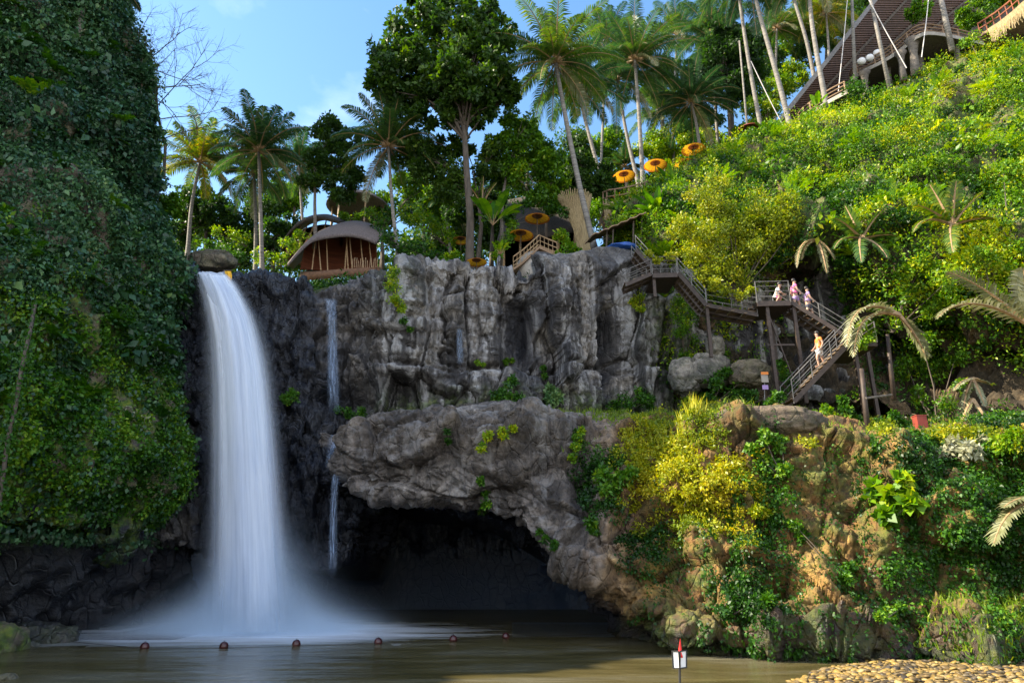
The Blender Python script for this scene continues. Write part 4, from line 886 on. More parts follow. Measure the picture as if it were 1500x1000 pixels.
tree('light green airy tree left of the tall leaning palm', [(735, 340), (736, 290), (745, 240)], 43, [(770, 215, 38, 32), (745, 250, 30, 26), (800, 240, 28, 30), (760, 180, 30, 24), (730, 215, 18, 24), (790, 285, 22, 18)], 75, 100, .26, M['leaf_bright'], 'bark', .13, .42, 14, .38)
tree('dense dark green tree between the two leaning palms', [(862, 330), (860, 300), (856, 270)], 45, [(865, 255, 30, 30), (845, 275, 24, 24), (885, 275, 22, 22), (850, 235, 24, 20)], 50, 120, .28, TR, 'bark_dark', .16, .45, 10, .4)
tree('yellow green young tree below the tall leaning palm crown', [(800, 330), (806, 290)], 44, [(810, 275, 22, 20), (830, 300, 20, 16), (805, 300, 16, 16)], 30, 110, .24, M['leaf_bright'], 'bark_dark', .1, .5, 8, .4)
tree('large dark bluish tree between the umbrellas and the restaurant', [(1072, 225), (1070, 180), (1066, 130)], 58, [(1050, 90, 40, 35), (1085, 70, 36, 36), (1070, 130, 44, 30), (1030, 120, 26, 26), (1060, 50, 30, 20), (1100, 110, 24, 26)], 95, 120, .36, TR, 'bark_dark', .3, .22, 14, .36)
tree('yellow lit tree behind the upper umbrellas', [(985, 250), (988, 215)], 62, [(990, 205, 36, 26), (955, 215, 26, 26), (1040, 215, 28, 28), (1075, 215, 24, 26)], 60, 110, .3, M['leaf_bright'], 'bark', .16, .72, 8, .4)
tree('tree with pale speckled foliage left of the restaurant roof', [(1120, 210), (1122, 180)], 56, [(1115, 165, 26, 30), (1140, 130, 24, 30), (1165, 110, 20, 24), (1095, 190, 20, 20)], 50, 110, .26, M['leaf_bright'], 'bark', .14, .6, 8, .4)
tree('dark tree at the edge of the creeper cliff against the sky', [(200, 300), (205, 200), (208, 130)], 30.5, [(206, 110, 16, 22), (212, 160, 16, 24), (218, 200, 14, 22), (205, 75, 9, 12)], 44, 100, .22, DK, 'bark_dark', .1, .35, 8, .4)
tree('olive tree glowing behind the creeper cliff edge', [(215, 330), (218, 260)], 33, [(226, 225, 12, 20), (230, 265, 13, 16), (250, 300, 14, 18)], 30, 90, .2, M['leaf_bright'], 'bark_dark', .1, .35, 6, .4)
tree('dim tree mass under the leaning yellow palm', [(300, 385), (302, 330)], 56, [(290, 300, 30, 36), (320, 320, 34, 36), (350, 330, 30, 30), (262, 330, 20, 40)], 70, 110, .3, TR, 'bark_dark', .2, .38, 10, .38)
tree('dark tree behind the broad tree trunk', [(720, 380), (722, 320)], 56, [(700, 300, 34, 34), (740, 300, 40, 36), (780, 320, 40, 30), (670, 300, 30, 28)], 75, 110, .32, TR, 'bark_dark', .2, .35, 10, .38)
tree('far olive tree behind the dark bush and white trunked palm', [(560, 385), (560, 340)], 62, [(600, 270, 28, 26), (640, 290, 34, 30), (560, 300, 22, 20)], 50, 100, .32, M['leaf_bright'], 'bark_dark', .2, .5, 8, .38)
tree('far tree filling the gap behind the straw balcony hut', [(905, 320), (908, 290)], 66, [(900, 275, 30, 26), (930, 285, 32, 26), (880, 300, 26, 22), (960, 270, 26, 20)], 56, 100, .34, M['leaf_bright'], 'bark_dark', .2, .45, 8, .4)
tree('far dark tree left of the grey pavilion', [(400, 390), (402, 350)], 68, [(400, 345, 30, 26), (430, 330, 20, 18), (370, 350, 22, 20)], 44, 100, .34, TR, 'bark_dark', .2, .4, 8, .4)
tree('tree with bright leaves hanging over the restaurant corner', [(1440, 60), (1442, 20)], 46, [(1440, 10, 24, 26), (1420, 25, 18, 20), (1345, 15, 24, 14), (1470, -5, 22, 20)], 44, 100, .26, M['leaf_bright'], 'bark_dark', .16, .4, 8, .38)
tree('dark tree behind the restaurant roof peak', [(1300, -40), (1302, -60)], 70, [(1250, 30, 26, 30), (1225, 60, 20, 24), (1270, 0, 24, 20), (1180, 70, 22, 30)], 50, 110, .36, TR, 'bark_dark', .2, .4, 6, .4)
far_trees = [('far tree between the creeper cliff and the leftmost palms', 285, 330, 72, 26, 44, 'B', .6), ('far tree low behind the boulder at the falls lip', 335, 375, 70, 34, 26, 'T', .45), ('far tree behind the trunk of the palm right of the falls lip', 392, 300, 74, 30, 34, 'T', .5), ('far hazy tree left of the layered dark tree', 430, 285, 74, 20, 26, 'B', .5),
 ('far tree right of the white trunked palm', 620, 300, 70, 34, 34, 'T', .5), ('far tree below the loose yellowish branches', 655, 345, 66, 36, 34, 'T', .5), ('far tree behind the banana plant', 735, 330, 64, 36, 36, 'T', .45), ('far tree behind the airy light green tree', 770, 255, 70, 44, 44, 'T', .5),
 ('far tree filling behind the two leaning palms', 835, 225, 72, 40, 40, 'T', .45), ('far tree under the crown of the leftmost leaning trunk', 890, 215, 74, 26, 30, 'B', .45), ('far dark tree above the hillside umbrellas', 970, 120, 74, 36, 34, 'T', .35), ('far tree behind the dangling fronds palm', 1025, 180, 72, 34, 36, 'T', .4),
 ('far tree between the bluish tree and the roof end', 1120, 110, 74, 34, 50, 'T', .45), ('far tree high behind the second roof palm', 1160, 50, 74, 36, 40, 'B', .5), ('far tree behind the pale roof palm', 1210, 30, 74, 30, 36, 'T', .45), ('far tree above the curve of the hillside brow', 1000, 235, 66, 40, 22, 'B', .6), ('far tree behind the round roofed pavilion', 545, 330, 72, 34, 30, 'T', .5), ('far tree between pavilion and falls palms', 450, 375, 66, 30, 24, 'T', .5)]
for lb_, x, y, Y, rx, ry, mm, ti in far_trees: tree(lb_, [(x, y + ry + 30), (x + 2, y)], Y, [(x, y, rx, ry), (x + rx * .4, y - ry * .4, rx * .6, ry * .6), (x - rx * .5, y + ry * .3, rx * .7, ry * .6)], 34, 80, .38, M['leaf_bright'] if mm == 'B' else TR, 'bark_dark', .2, ti, 6, .42, group='far trees behind the clifftop')
# low thicket closing the skyline and plants on the slope behind the clifftop
lf = LF(); S = TER; m = (S.px > 250) & (S.px < 960) & (S.B[..., 1] < 62) & (S.B[..., 1] > 37); cover(S, m * 1.0, 900, 60, (.3, .8), .20, .5, lf, .5, .55, .2, up=1)
tag(lf.build('undergrowth', M['leaf_mid']), 'low green plants on the ground behind the clifftop', 'undergrowth', None, 'stuff')
lf = LF(); K = 420; x = RNG.uniform(240, 1120, K); y = np.interp(x, [240, 400, 700, 950, 1120], [385, 388, 380, 290, 215]) - RNG.uniform(-10, 34, K); C = np.array([P(a, b, c) for a, b, c in zip(x, y, RNG.uniform(66, 82, K))])
clumps(lf, C, RNG.uniform(1.2, 2.2, K), 70, .5, .45 + RNG.normal(0, .15, K)); tag(lf.build('thicket', M['leaf_tree']), 'far-off tangled wood closing the skyline behind the trees', 'wood', None, 'stuff')
def bare(label, base, Y, H):
    p = P(base[0], base[1], Y); e = empty('bare_tree', p, label, 'tree'); tb = MB(); rnd = random.Random(5)
    def br(q, d, L, r, dep):
        n = 4; pts = [q]
        for i in range(n):
            d = (d + Vector([rnd.gauss(0, .09) for _ in range(3)]) + Vector((0, 0, .03))).normalized(); pts.append(pts[-1] + d * L / n)
        tb.tube([tuple(a) for a in pts], [r * (1 - .5 * i / n) for i in range(n + 1)], 5 if dep > 1 else 7)
        if dep >= 4: return
        for k in range(4 if dep else 15):
            t = rnd.uniform(.35, 1) if dep else .3 + .7 * k / 14; i = min(int(t * n), n - 1); o = pts[i].lerp(pts[i + 1], t * n - i)
            ax = Vector([rnd.gauss(0, 1) for _ in range(3)]).normalized(); dd = (d + ax * (1.5 if dep == 0 else .9)).normalized()
            if dep == 0: dd = Vector((math.cos(k * 2.4), math.sin(k * 2.4), .45)).normalized()
            br(o, dd, L * ((.52 - .26 * t) if dep == 0 else .62), r * (.34 if dep == 0 else .55), dep + 1)
    br(Vector(p), Vector((.03, 0, 1)), H, .10, 0)
    tb.build('branches', M['bark_dark'], e)
bare('leafless grey tree with fine twigs against the blue sky', (240, 262), 34, 8.4)

# paddle-leaved and frond plants
def paddle(label, x, y, Y, L, n, w, tint, m, el=(35, 80), seed=0, name='banana_plant', cat='plant'):
    p = P(x, y, Y); e = empty(name, p, label, cat); lf = LF(); st = MB()
    for i in range(n):
        a = i * 2.4 + seed; ev = math.radians(random.uniform(*el)); d = np.array([math.cos(a) * math.cos(ev), math.sin(a) * math.cos(ev), math.sin(ev)]); q = p + d * .15
        l = L * random.uniform(.75, 1.15); pts = [p, q]; 
        for k in range(9):
            d = nrm(d + np.array([0, 0, -.9]) * l / 9 * .35); q = q + d * l / 9; pts.append(q)
        pts = np.array(pts); s = nrm(np.cross(np.gradient(pts, axis=0), [0, 0, 1.]) + 1e-6); u = nrm(np.cross(s, np.gradient(pts, axis=0)))
        t = np.linspace(0, 1, len(pts)); ww = (w * np.clip(np.sin(np.clip((t - .22) / .78, 0, 1) * math.pi), 0, 1) ** .6)[:, None]
        A, Bq = pts + s * ww + u * ww * .35, pts - s * ww + u * ww * .35
        V = []
        for k in range(len(pts) - 1): V += [pts[k], pts[k + 1], A[k + 1], A[k], pts[k + 1], pts[k], Bq[k], Bq[k + 1]]
        lf.add(np.array(V), np.full(len(V) // 4, tint + random.gauss(0, .1))); st.tube(pts[:5], [.03, .026, .02, .015, .01], 5)
    lf.build('leaves', m, e); st.build('stems', M['bamboo'], e); return e
paddle('cluster of long dark green paddle leaves left of the leaning bush', 962, 318, 37.5, 2.0, 22, .22, .75, M['leaf_mid'], (10, 75))
paddle('second paddle leaved cluster above the first, under the umbrellas', 990, 285, 39.5, 1.9, 18, .20, .7, M['leaf_mid'], (15, 75), 1)
paddle('bright sunlit banana plant at the foot of the huge tree', 722, 330, 40, 2.6, 9, .32, .5, M['leaf_bright'], (35, 80), 2)
paddle('small banana plant with one bright upright leaf on the hillside', 1132, 268, 39.5, 1.3, 4, .24, .75, M['leaf_bright'], (50, 85), .5)
paddle('low banana plant at the left base of the restaurant', 1098, 268, 40.5, 1.2, 4, .24, .75, M['leaf_bright'], (40, 80), 1.5)
paddle('banana plant at the foot of the pale palm by the restaurant deck', 1198, 160, 44, 1.3, 6, .22, .6, M['leaf_bright'], (35, 80), 1.1)
paddle('orange tipped plant at the cliff edge below the broad tree', 733, 372, 38, .8, 10, .10, .7, M['leaf_bright'], (20, 70), 2.2, 'spiky_plant')
def sprays(label, base, fr, m, tint, ll, name='young_palm', w=.13, cat='palm plant', n=28):
    p = P(*base); e = empty(name, p, label, cat); lf = LF(); rc = MB()
    for tx, ty, tY, g in fr:
        q = P(tx, ty, tY); d = q - p; L = np.linalg.norm(d) * 1.08; d = d / L + np.array([0, 0, g * L * .33])
        frond(lf, p, d, L, g, ll, n, w, .5, tint + random.gauss(0, .06), rach=rc)
    lf.build('fronds', m, e); rc.build('frond_stalks', M['bamboo'], e); return e
sprays('great arching palm frond with silvery tips reaching left over the hollow', (1512, 480, 26.0), [(1372, 455, 25.0, .32), (1400, 400, 26, .2), (1500, 400, 25, .2)], M['palm_dry'], .55, .75)
sprays('drooping silvery palm frond hanging beside the lower stair turn', (1318, 462, 27.0), [(1262, 548, 26.2, .75), (1285, 560, 26.4, .7), (1350, 520, 27, .7)], M['palm_dry'], .62, .62)
sprays('dry palm frond poking in at the right edge above the stones', (1545, 735, 20.3), [(1462, 800, 19.6, .5), (1475, 740, 19.8, .4)], M['palm_dry'], .5, .6)
sprays('spiky green palm plant on the slope above the stair turn', (1262, 350, 31.0), [(1225, 320, 30, .3), (1240, 305, 31, .2), (1290, 310, 30.5, .3), (1310, 345, 30, .4), (1225, 365, 30, .5), (1265, 395, 29.6, .6), (1295, 380, 29.8, .6)], M['palm'], .62, .5)
sprays('silver green palm plant on the right of the hillside', (1395, 330, 29.6), [(1345, 300, 28.9, .3), (1365, 275, 29.5, .2), (1435, 285, 29, .3), (1450, 320, 28.5, .4), (1340, 340, 28.6, .5), (1400, 380, 28.4, .6), (1400, 270, 28.8, .2)], M['palm'], .75, .55)
sprays('withered grey palm hanging on the exposed earth wall', (1197, 352, 32.6), [(1190, 412, 32.2, .9), (1208, 404, 32.2, .9), (1180, 385, 32.0, .8), (1218, 380, 32, .8)], M['palm_dry'], .3, .3, n=22)
sprays('small pale palm plant low in the leaf curtain', (1425, 555, 26.5), [(1440, 590, 26.3, .7), (1415, 600, 26.3, .7), (1445, 560, 26.3, .4), (1400, 570, 26, .5)], M['palm_dry'], .6, .3, n=22)
sprays('pale dead frond hanging to the ledge right of the red box', (1425, 585, 26.2), [(1460, 650, 25.6, .4), (1410, 640, 25.8, .5)], M['palm_dry'], .35, .25, n=20)
sprays('small fern palm under the woven column', (706, 300, 42), [(690, 275, 42, .3), (725, 270, 42, .3), (735, 300, 41, .5), (685, 305, 41, .5), (708, 262, 42, .2)], M['palm'], .8, .45)
# ================================================================== built things
def V3(*a): return np.array(a, float)
def railing(parent, pts, h, m, post=1.4, rails=3, r=.016, wpost=.023, name='railing'):
    mb = MB(); pts = [np.asarray(p, float) for p in pts]
    for i in range(1, rails + 1): mb.tube([p + V3(0, 0, h * i / rails) for p in pts], r if i < rails else r * 1.35, 6)
    L = [0];
    for a, b in zip(pts[:-1], pts[1:]): L.append(L[-1] + np.linalg.norm(b - a))
    n = max(1, int(round(L[-1] / post)))
    for k in range(n + 1):
        s = L[-1] * k / n; i = min(max(0, int(np.searchsorted(L, s, 'right') - 1)), len(pts) - 2); f = (s - L[i]) / (L[i + 1] - L[i] + 1e-9)
        q = pts[i] * (1 - f) + pts[i + 1] * f; mb.tube([q - V3(0, 0, .08), q + V3(0, 0, h + .02)], wpost, 6)
    return mb.build(name, m, parent)
# ---- metal staircase --------------------------------------------------------------------
st = empty('staircase', P(1160, 590, 28), 'long metal staircase zigzagging down the right end of the cliff', 'staircase')
def flight(a, b, w=1.3, rh=.85, steps=True):
    a, b = np.asarray(a), np.asarray(b); n = max(3, int(abs(b[2] - a[2]) / .2)); wy = V3(0, w, 0)
    mb = MB(); mb.beam(a + wy * .5 - V3(0, 0, .08), b + wy * .5 - V3(0, 0, .08), .12, .12); f = mb.build('flight', M['rust'], st)
    for o in (0, 1): mb = MB(); mb.beam(a + wy * o, b + wy * o, .06, .19); mb.build('stringer', M['rust'], f)
    tb = MB(); dx = abs(b[0] - a[0]) / n
    for i in range(n + (0 if steps else 1)):
        q = a + (b - a) * (i + .5) / n + wy / 2; tb.box(q + V3(0, 0, .05), (dx * 1.05 + .1, w - .08, .05))
    tb.build('tread', M['tread'], f)
    for o in (0, 1): railing(f, [a + wy * o, b + wy * o], rh, M['metal'], 1.3)
    return f
def landing(pts, h=.9, sides=None):
    z = pts[0][2]; mb = MB(); A = [V3(p[0], p[1], z) for p in pts]; n = len(A)
    mb.add([p + V3(0, 0, .03) for p in A] + [p - V3(0, 0, .22) for p in A], [tuple(range(n)), tuple(range(2 * n - 1, n - 1, -1))] + [(i, n + i, n + (i + 1) % n, (i + 1) % n) for i in range(n)])
    l = mb.build('landing', M['rust'], st)
    for s in sides or []: railing(l, [A[i] + V3(0, 0, .03) for i in s], h, M['metal'], 1.1, 4)
    return l
a1 = P(932, 366, 33.0); b1 = P(968, 406, 32.4); flight(a1, b1)
l1 = P(958, 402, 32.2); zz = l1[2]; landing([V3(l1[0] - .1, 32.1, zz), V3(l1[0] + 1.15, 32.0, zz), V3(l1[0] + 1.15, 34.2, zz), V3(l1[0] - .1, 34.2, zz)], .9, [(0, 1)])
flight(V3(l1[0] - .15, 32.15, zz), P(917, 417, 32.3), 1.1, .8)
a2 = V3(l1[0] + 1.2, 32.0, zz); b2_ = P(1035, 447, 31.2); flight(a2, b2_)
c2 = P(1110, 461, 30.3); flight(b2_ + V3(.03, 0, 0), c2, 1.3, .85)
l2 = P(1108, 443, 30.0); z2 = l2[2]; r2 = P(1157, 443, 29.9)
landing([V3(l2[0], 29.9, z2), V3(r2[0], 29.8, z2), V3(r2[0], 31.8, z2), V3(l2[0], 31.9, z2)], .98, [(0, 1), (2, 3)])
mb = MB()
for k in range(3): mb.box(V3(l2[0] - .05, 31.1, c2[2] + .1 + k * (z2 - c2[2]) / 3), (.5 - .12 * k, 1.2, .08))
mb.build('step', M['tread'], st)
a3 = V3(r2[0] + .03, 29.9, z2); b3 = P(1248, 498, 29.3); flight(a3, b3, 1.25)
t4 = P(1250, 500, 28.0); landing([t4 + V3(-.1, -.05, 0), t4 + V3(1.0, -.05, 0), t4 + V3(1.0, 2.7, 0), t4 + V3(-.1, 2.7, 0)], .85, [(1, 2)])
flight(t4 + V3(-.12, 0, 0), P(1163, 588, 28.0), 1.25, .95)
for (x, y0, y1, Y) in ((958, 404, 430, 32.2), (1036, 449, 518, 31.2), (1036, 449, 505, 32.5), (1124, 446, 595, 29.95), (1128, 446, 590, 31.6), (1163, 446, 585, 29.9), (1252, 502, 600, 28.05), (1270, 502, 610, 30.5)):
    q = P(x, y0, Y); z1 = P(x, y1, Y)[2]; mb = MB(); mb.box(V3(q[0], q[1] + .1, (q[2] + z1) / 2 - .1), (.15, .15, q[2] - z1 + .1)); mb.build('post', M['rust'], st)
mb = MB(); q = P(1124, 505, 30.05); q2 = P(1164, 505, 30.0); mb.beam(q, q2, .06, .08); mb.beam(P(1124, 455, 30.05), P(1164, 560, 30.0), .05, .05); mb.build('brace', M['rust'], st)
def post(label, x0, y0, x1, y1, Y, r, m='rust', name='wooden_post', cat='post', Y2=None):
    a = P(x1, y1, Y); b = P(x0, y0, Y2 or Y); mb = MB(); mb.tube([a - V3(0, 0, .3), a * .5 + b * .5, b], [r * 1.15, r, r * .85], 8)
    return tag(mb.build(name, M[m], None, True), label, cat)
post('dark wooden post standing right of the lowest stair flight', 1262, 540, 1271, 632, 25.8, .10)
post('dark post behind the leaf curtain, right of the one by the stair foot', 1300, 490, 1308, 575, 27.5, .09)
mb = MB(); mb.tube([P(1268, 583, 25.7), P(1306, 578, 27.3)], .045, 6); tag(mb.build('crossbar', M['bark']), 'pale pole lashed level between the two dark posts', 'pole')
# notice boards
e = empty('notice_board', P(1120, 588, 29.0), 'small white notice board on a thin post beside the stair posts', 'sign')
q = P(1120, 553, 29.0); mb = MB(); mb.box(q, (.30, .03, .42)); mb.build('board', M['concrete'], e)
q2 = P(1120, 546.5, 28.97); mb = MB(); mb.box(q2, (.32, .02, .12)); mb.build('header', M['orangecloth'], e)
q3 = P(1121, 567, 29.0); mb = MB(); mb.box(q3, (.26, .03, .2)); mb.build('plate', M['purple'], e)
mb = MB(); mb.tube([P(1120, 592, 29.04), P(1120, 545, 29.04)], .025, 6); mb.build('post', M['metal'], e)
# bags, red bin
def blob(c, s, m, name, label=None, cat=None, parent=None, amp=.25, seed=0, n=28, f=1.6, flat=False):
    u = np.linspace(0, math.pi, n)[:, None]; v = np.linspace(0, 2 * math.pi, n * 2, endpoint=False)[None]
    D = np.stack([np.sin(u) * np.cos(v), np.sin(u) * np.sin(v), np.cos(u) * np.ones_like(v)], -1)
    sgn = np.sign(D) * np.abs(D) ** .8 if flat else D
    r = 1 + (fbm(D * f + seed * 7.1, 5, seed) - .5) * amp * 2
    F1, F2, ID = voro(D * 1.5 + seed * 3.3, seed); r = r + (ID - .5) * amp * .5
    Vv = sgn * r[..., None] * np.asarray(s, float) + np.asarray(c, float)
    nn = n * 2; F = [(i * nn + k, i * nn + (k + 1) % nn, (i + 1) * nn + (k + 1) % nn, (i + 1) * nn + k) for i in range(n - 1) for k in range(nn)]
    N = Vv.size // 3
    o = link(name, quads_mesh(name, Vv.reshape(-1, 3), np.array(F)[:, ::-1], {'moss': np.full(N, .15), 'wet': np.full(N, 0.), 'streak': np.full(N, 0.), 'warm': np.full(N, .3)}, True), m, parent)
    if label: tag(o, label, cat)
    return o
q = P(1068, 601, 26.0); e = empty('beach_bag', q, 'pink patterned bag lying on the grassy ledge', 'bag'); blob(q + V3(0, 0, .02), (.24, .14, .13), M['pink'], 'bag_body', None, None, e, .12, 2, 14)
mb = MB(); mb.tube([q + V3(-.12, -.1, .1), q + V3(-.06, -.12, .25), q + V3(.06, -.12, .25), q + V3(.12, -.1, .1)], .015, 6); mb.build('strap', M['white'], e)
q = P(1058, 602, 26.1); e = empty('dark_bag', q, 'black bag beside the pink one on the ledge', 'bag'); blob(q, (.17, .14, .15), M['hair'], 'bag_body', None, None, e, .15, 4, 14)
mb = MB(); mb.tube([q + V3(-.08, -.08, .12), q + V3(0, -.1, .26), q + V3(.08, -.08, .12)], .012, 6); mb.build('strap', M['dark'], e)
q = P(1351, 636, 24.8); e = empty('waste_bin', q, 'rust red bin standing at the brow under the leaf curtain', 'bin')
mb = MB(); mb.box(q + V3(0, 0, .30), (.36, .32, .72)); mb.build('bin_body', M['redbox'], e); mb = MB(); mb.box(q + V3(0, 0, .68), (.39, .35, .035)); mb.build('lid', M['redbox'], e)
# ---- umbrellas -------------------------------------------------------------------------------
def mk_umb():
    e = empty('parasol', (0, 0, 0), 'x', 'umbrella', 'fringed yellow parasols on the terraces')
    mb = MB(); n = 32
    for rr in [[(.02, .30), (.3, .235), (.6, .14), (.95, .0), (.97, -.05)]]: mb.lathe((0, 0, 0), rr, n)
    mb.build('canopy', M['umb'], e, True)
    mb = MB()
    for k in range(16): a = 2 * math.pi * k / 16; mb.tube([(.03 * math.cos(a), .03 * math.sin(a), .27), (.93 * math.cos(a), .93 * math.sin(a), -.02)], .009, 4)
    for k in range(16): a = 2 * math.pi * k / 16; mb.tube([(.03 * math.cos(a), .03 * math.sin(a), -.02), (.42 * math.cos(a), .42 * math.sin(a), .165)], .008, 4)
    mb.build('ribs', M['bark_dark'], e)
    mb = MB(); mb.tube([(0, 0, -2.2), (0, 0, .36)], .03, 8); mb.build('pole', M['bark_dark'], e)
    mb = MB(); mb.lathe((0, 0, .32), [(.001, .14), (.04, .08), (.05, 0), (.02, -.03)], 10); mb.build('finial', M['umb'], e)
    return e
um = [(787, 320, 42, .98, 'bright yellow parasol beside the dark thatched hut, the upper of the lit pair'), (763, 344.5, 41, .96, 'bright yellow parasol above the footbridge rail, the lower of the lit pair'), (698, 384, 37, .72, 'low orange parasol at the foot of the huge tree'),
      (914, 258, 46, 1.0, 'yellow parasol above the straw balcony, lowest of the hillside row'), (960, 242, 46, 1.02, 'yellow parasol second up in the hillside row'), (1002, 240, 44.5, .84, 'dim parasol partly hidden behind the second and topmost ones'), (1016, 219, 43.4, 1.0, 'dark topped parasol, topmost of the hillside row'),
      (1099, 190, 44.2, 1.05, 'large dull red parasol at the lower end of the restaurant roof'), (900, 282, 49, .8, 'dim parasol just behind the straw balcony rail'), (675, 352, 47, .8, 'small orange parasol half hidden left of the huge tree trunk')]
U0 = mk_umb()
for i, (x, y, Y, s, lb_) in enumerate(um):
    o = U0 if i == 0 else copy_tree(U0); o_red = o if x == 1099 else (None if i == 0 else o_red); o.location = [float(c) for c in P(x, y, Y)]; o.scale = (s * .9, s * .9, s); o['label'] = lb_
    o.rotation_euler = (random.uniform(-.06, .06), random.uniform(-.06, .06), random.uniform(0, 3))
for ch in o_red.children:
    if ch.name.startswith('canopy'): ch.data = ch.data.copy(); ch.data.materials[0] = M['redbox']
# ---- pavilions ---------------------------------------------------------------------------------
def curve(pts, n):
    p = np.array(pts, float); s = np.linspace(0, len(p) - 1, n); r = np.stack([np.interp(s, np.arange(len(p)), p[:, c]) for c in range(3)], 1)
    for _ in range(3): r[1:-1] = (r[:-2] + 2 * r[1:-1] + r[2:]) / 4
    return np.array([P(*q) for q in r])
def shell(name, crv, m, parent, th=.25, n=30):
    A = np.array([curve(c, n) for c in crv]); k = A.shape[0]; s = np.linspace(0, k - 1, 5 * k); i = np.clip(s.astype(int), 0, k - 2); f = (s - i)[:, None, None]; B = A[i] * (1 - f) + A[i + 1] * f
    for _ in range(3): B[1:-1] = (B[:-2] + 2 * B[1:-1] + B[2:]) / 4
    mb = MB(); mb.grid(B, (0, 0, -th)); return mb.build(name, m, parent, True)
e = empty('bamboo_pavilion', P(490, 398, 44), 'low organic pavilion with swooping grey thatched roof and orange inner wall', 'pavilion')
shell('roof', [[(421, 386, 42), (438, 367, 42), (456, 349, 42), (480, 344, 42), (507, 341, 42), (530, 344, 42), (552, 353, 42)], [(421, 385, 43), (440, 362, 43), (460, 342, 43.4), (484, 334, 43.4), (508, 330, 43.5), (534, 331, 43.4), (560, 342, 43.2)],
  [(424, 384, 46), (448, 355, 46), (470, 336, 46.5), (496, 325, 47), (520, 320, 47), (545, 325, 47), (575, 345, 46.5)], [(430, 390, 50), (450, 370, 51), (475, 350, 52), (500, 340, 53), (530, 336, 53), (560, 345, 52), (590, 370, 50)]], M['thatch'], e, .28)
shell('inner_wall', [[(448, 352, 45), (470, 349, 46.4), (500, 346, 47), (530, 348, 46.4), (552, 354, 45)], [(444, 372, 45), (470, 372, 46.4), (500, 372, 47), (530, 372, 46.4), (552, 373, 45)], [(440, 392, 45), (470, 394, 46.2), (500, 395, 46.8), (530, 394, 46.2), (552, 393, 45)]], M['redwall'], e, .15)
for (a, b, c, d) in ((457, 395, 462, 350), (470, 396, 466, 348), (480, 396, 478, 346), (510, 396, 507, 343), (505, 396, 509, 343), (516, 396, 512, 344), (532, 396, 528, 346), (545, 394, 540, 350)):
    mb = MB(); mb.tube([P(a, b, 43.2), P(c, d, 43)], [.05, .035], 6); mb.build('column', M['bamboo'], e)
shell('floor', [[(446, 399, 42.4), (470, 397, 42), (500, 394, 42), (530, 392, 42), (560, 391, 42.4)], [(440, 398, 47), (470, 396, 48), (500, 394, 48.5), (530, 393, 48), (560, 392, 47)]], M['brownwall'], e, .6)
mb = MB()
for k in range(16): q = P(516 + k * 2.8, 392, 42.2); mb.tube([q, q + V3(random.uniform(-.05, .05), 0, random.uniform(.5, .8))], .025, 5)
mb.build('fence', M['bamboo'], e)
e = empty('bamboo_pavilion', P(455, 385, 50), 'brown arched bamboo pavilion half hidden behind the grey roofed one', 'pavilion')
shell('roof', [[(411, 366, 49), (416, 348, 49), (430, 331, 49), (448, 320, 49), (470, 316, 49), (500, 324, 49)], [(414, 364, 50.5), (420, 342, 50.5), (436, 324, 50.5), (456, 314, 50.5), (480, 312, 50.5), (508, 322, 50.5)], [(420, 366, 56), (430, 345, 57), (450, 326, 57), (474, 318, 57), (500, 320, 57), (525, 335, 56)]], M['thatch_dark'], e, .3)
shell('inner_wall', [[(416, 360, 53), (430, 345, 53.5), (450, 333, 53.5), (475, 328, 53.5), (500, 332, 53)], [(418, 385, 53), (440, 385, 53.5), (460, 385, 53.5), (480, 385, 53.5), (500, 385, 53)]], M['brownwall'], e, .2)
for k, (a, b, c, d) in enumerate(((438, 372, 466, 322), (446, 372, 462, 321), (430, 372, 452, 326), (420, 372, 420, 345), (440, 372, 440, 326), (474, 345, 478, 322), (482, 345, 488, 322))):
    mb = MB(); mb.tube([P(a, b, 50), P(c, d, 50)], [.09, .05], 6); mb.build('column', M['bamboo'], e)
e = empty('round_pavilion', P(522, 340, 60), 'distant pavilion with a wide low conical roof rising behind the others', 'pavilion')
q = P(524, 305, 60); mb = MB(); mb.lathe(q, [(.05, 1.75), (1.1, 1.45), (2.2, .85), (3.0, .2), (3.05, .05), (2.7, .08)], 28); mb.build('roof', M['thatch'], e, True)
for k in range(6): a = k * 1.047; mb = MB(); mb.tube([q + V3(2.5 * math.cos(a), 2.5 * math.sin(a), -2.7), q + V3(2.5 * math.cos(a), 2.5 * math.sin(a), .2)], .09, 6); mb.build('column', M['bamboo'], e)
# dark thatched hut
e = empty('thatched_hut', P(790, 385, 46), 'wide dark thatched hut behind the yellow parasols', 'hut')
shell('roof', [[(728, 352, 45), (755, 346, 44.6), (790, 344, 44.4), (825, 340, 44.8), (850, 332, 45.4)], [(738, 318, 47), (762, 310, 46.8), (790, 308, 46.8), (820, 306, 47), (846, 310, 47.2)], [(745, 287, 49), (765, 283, 49), (790, 282, 49), (815, 284, 49), (838, 290, 49)], [(735, 330, 54), (765, 325, 54), (790, 325, 54), (820, 325, 54), (850, 330, 54)]], M['thatch_dark'], e, .3)
shell('wall', [[(738, 346, 48), (790, 342, 48), (845, 340, 48)], [(738, 392, 48), (790, 392, 48), (845, 392, 48)]], M['brownwall'], e, .2)
for x in (738, 762, 818, 842): mb = MB(); mb.tube([P(x, 394, 45.2), P(x, 342, 45.2)], .09, 6); mb.build('post', M['bamboo'], e)
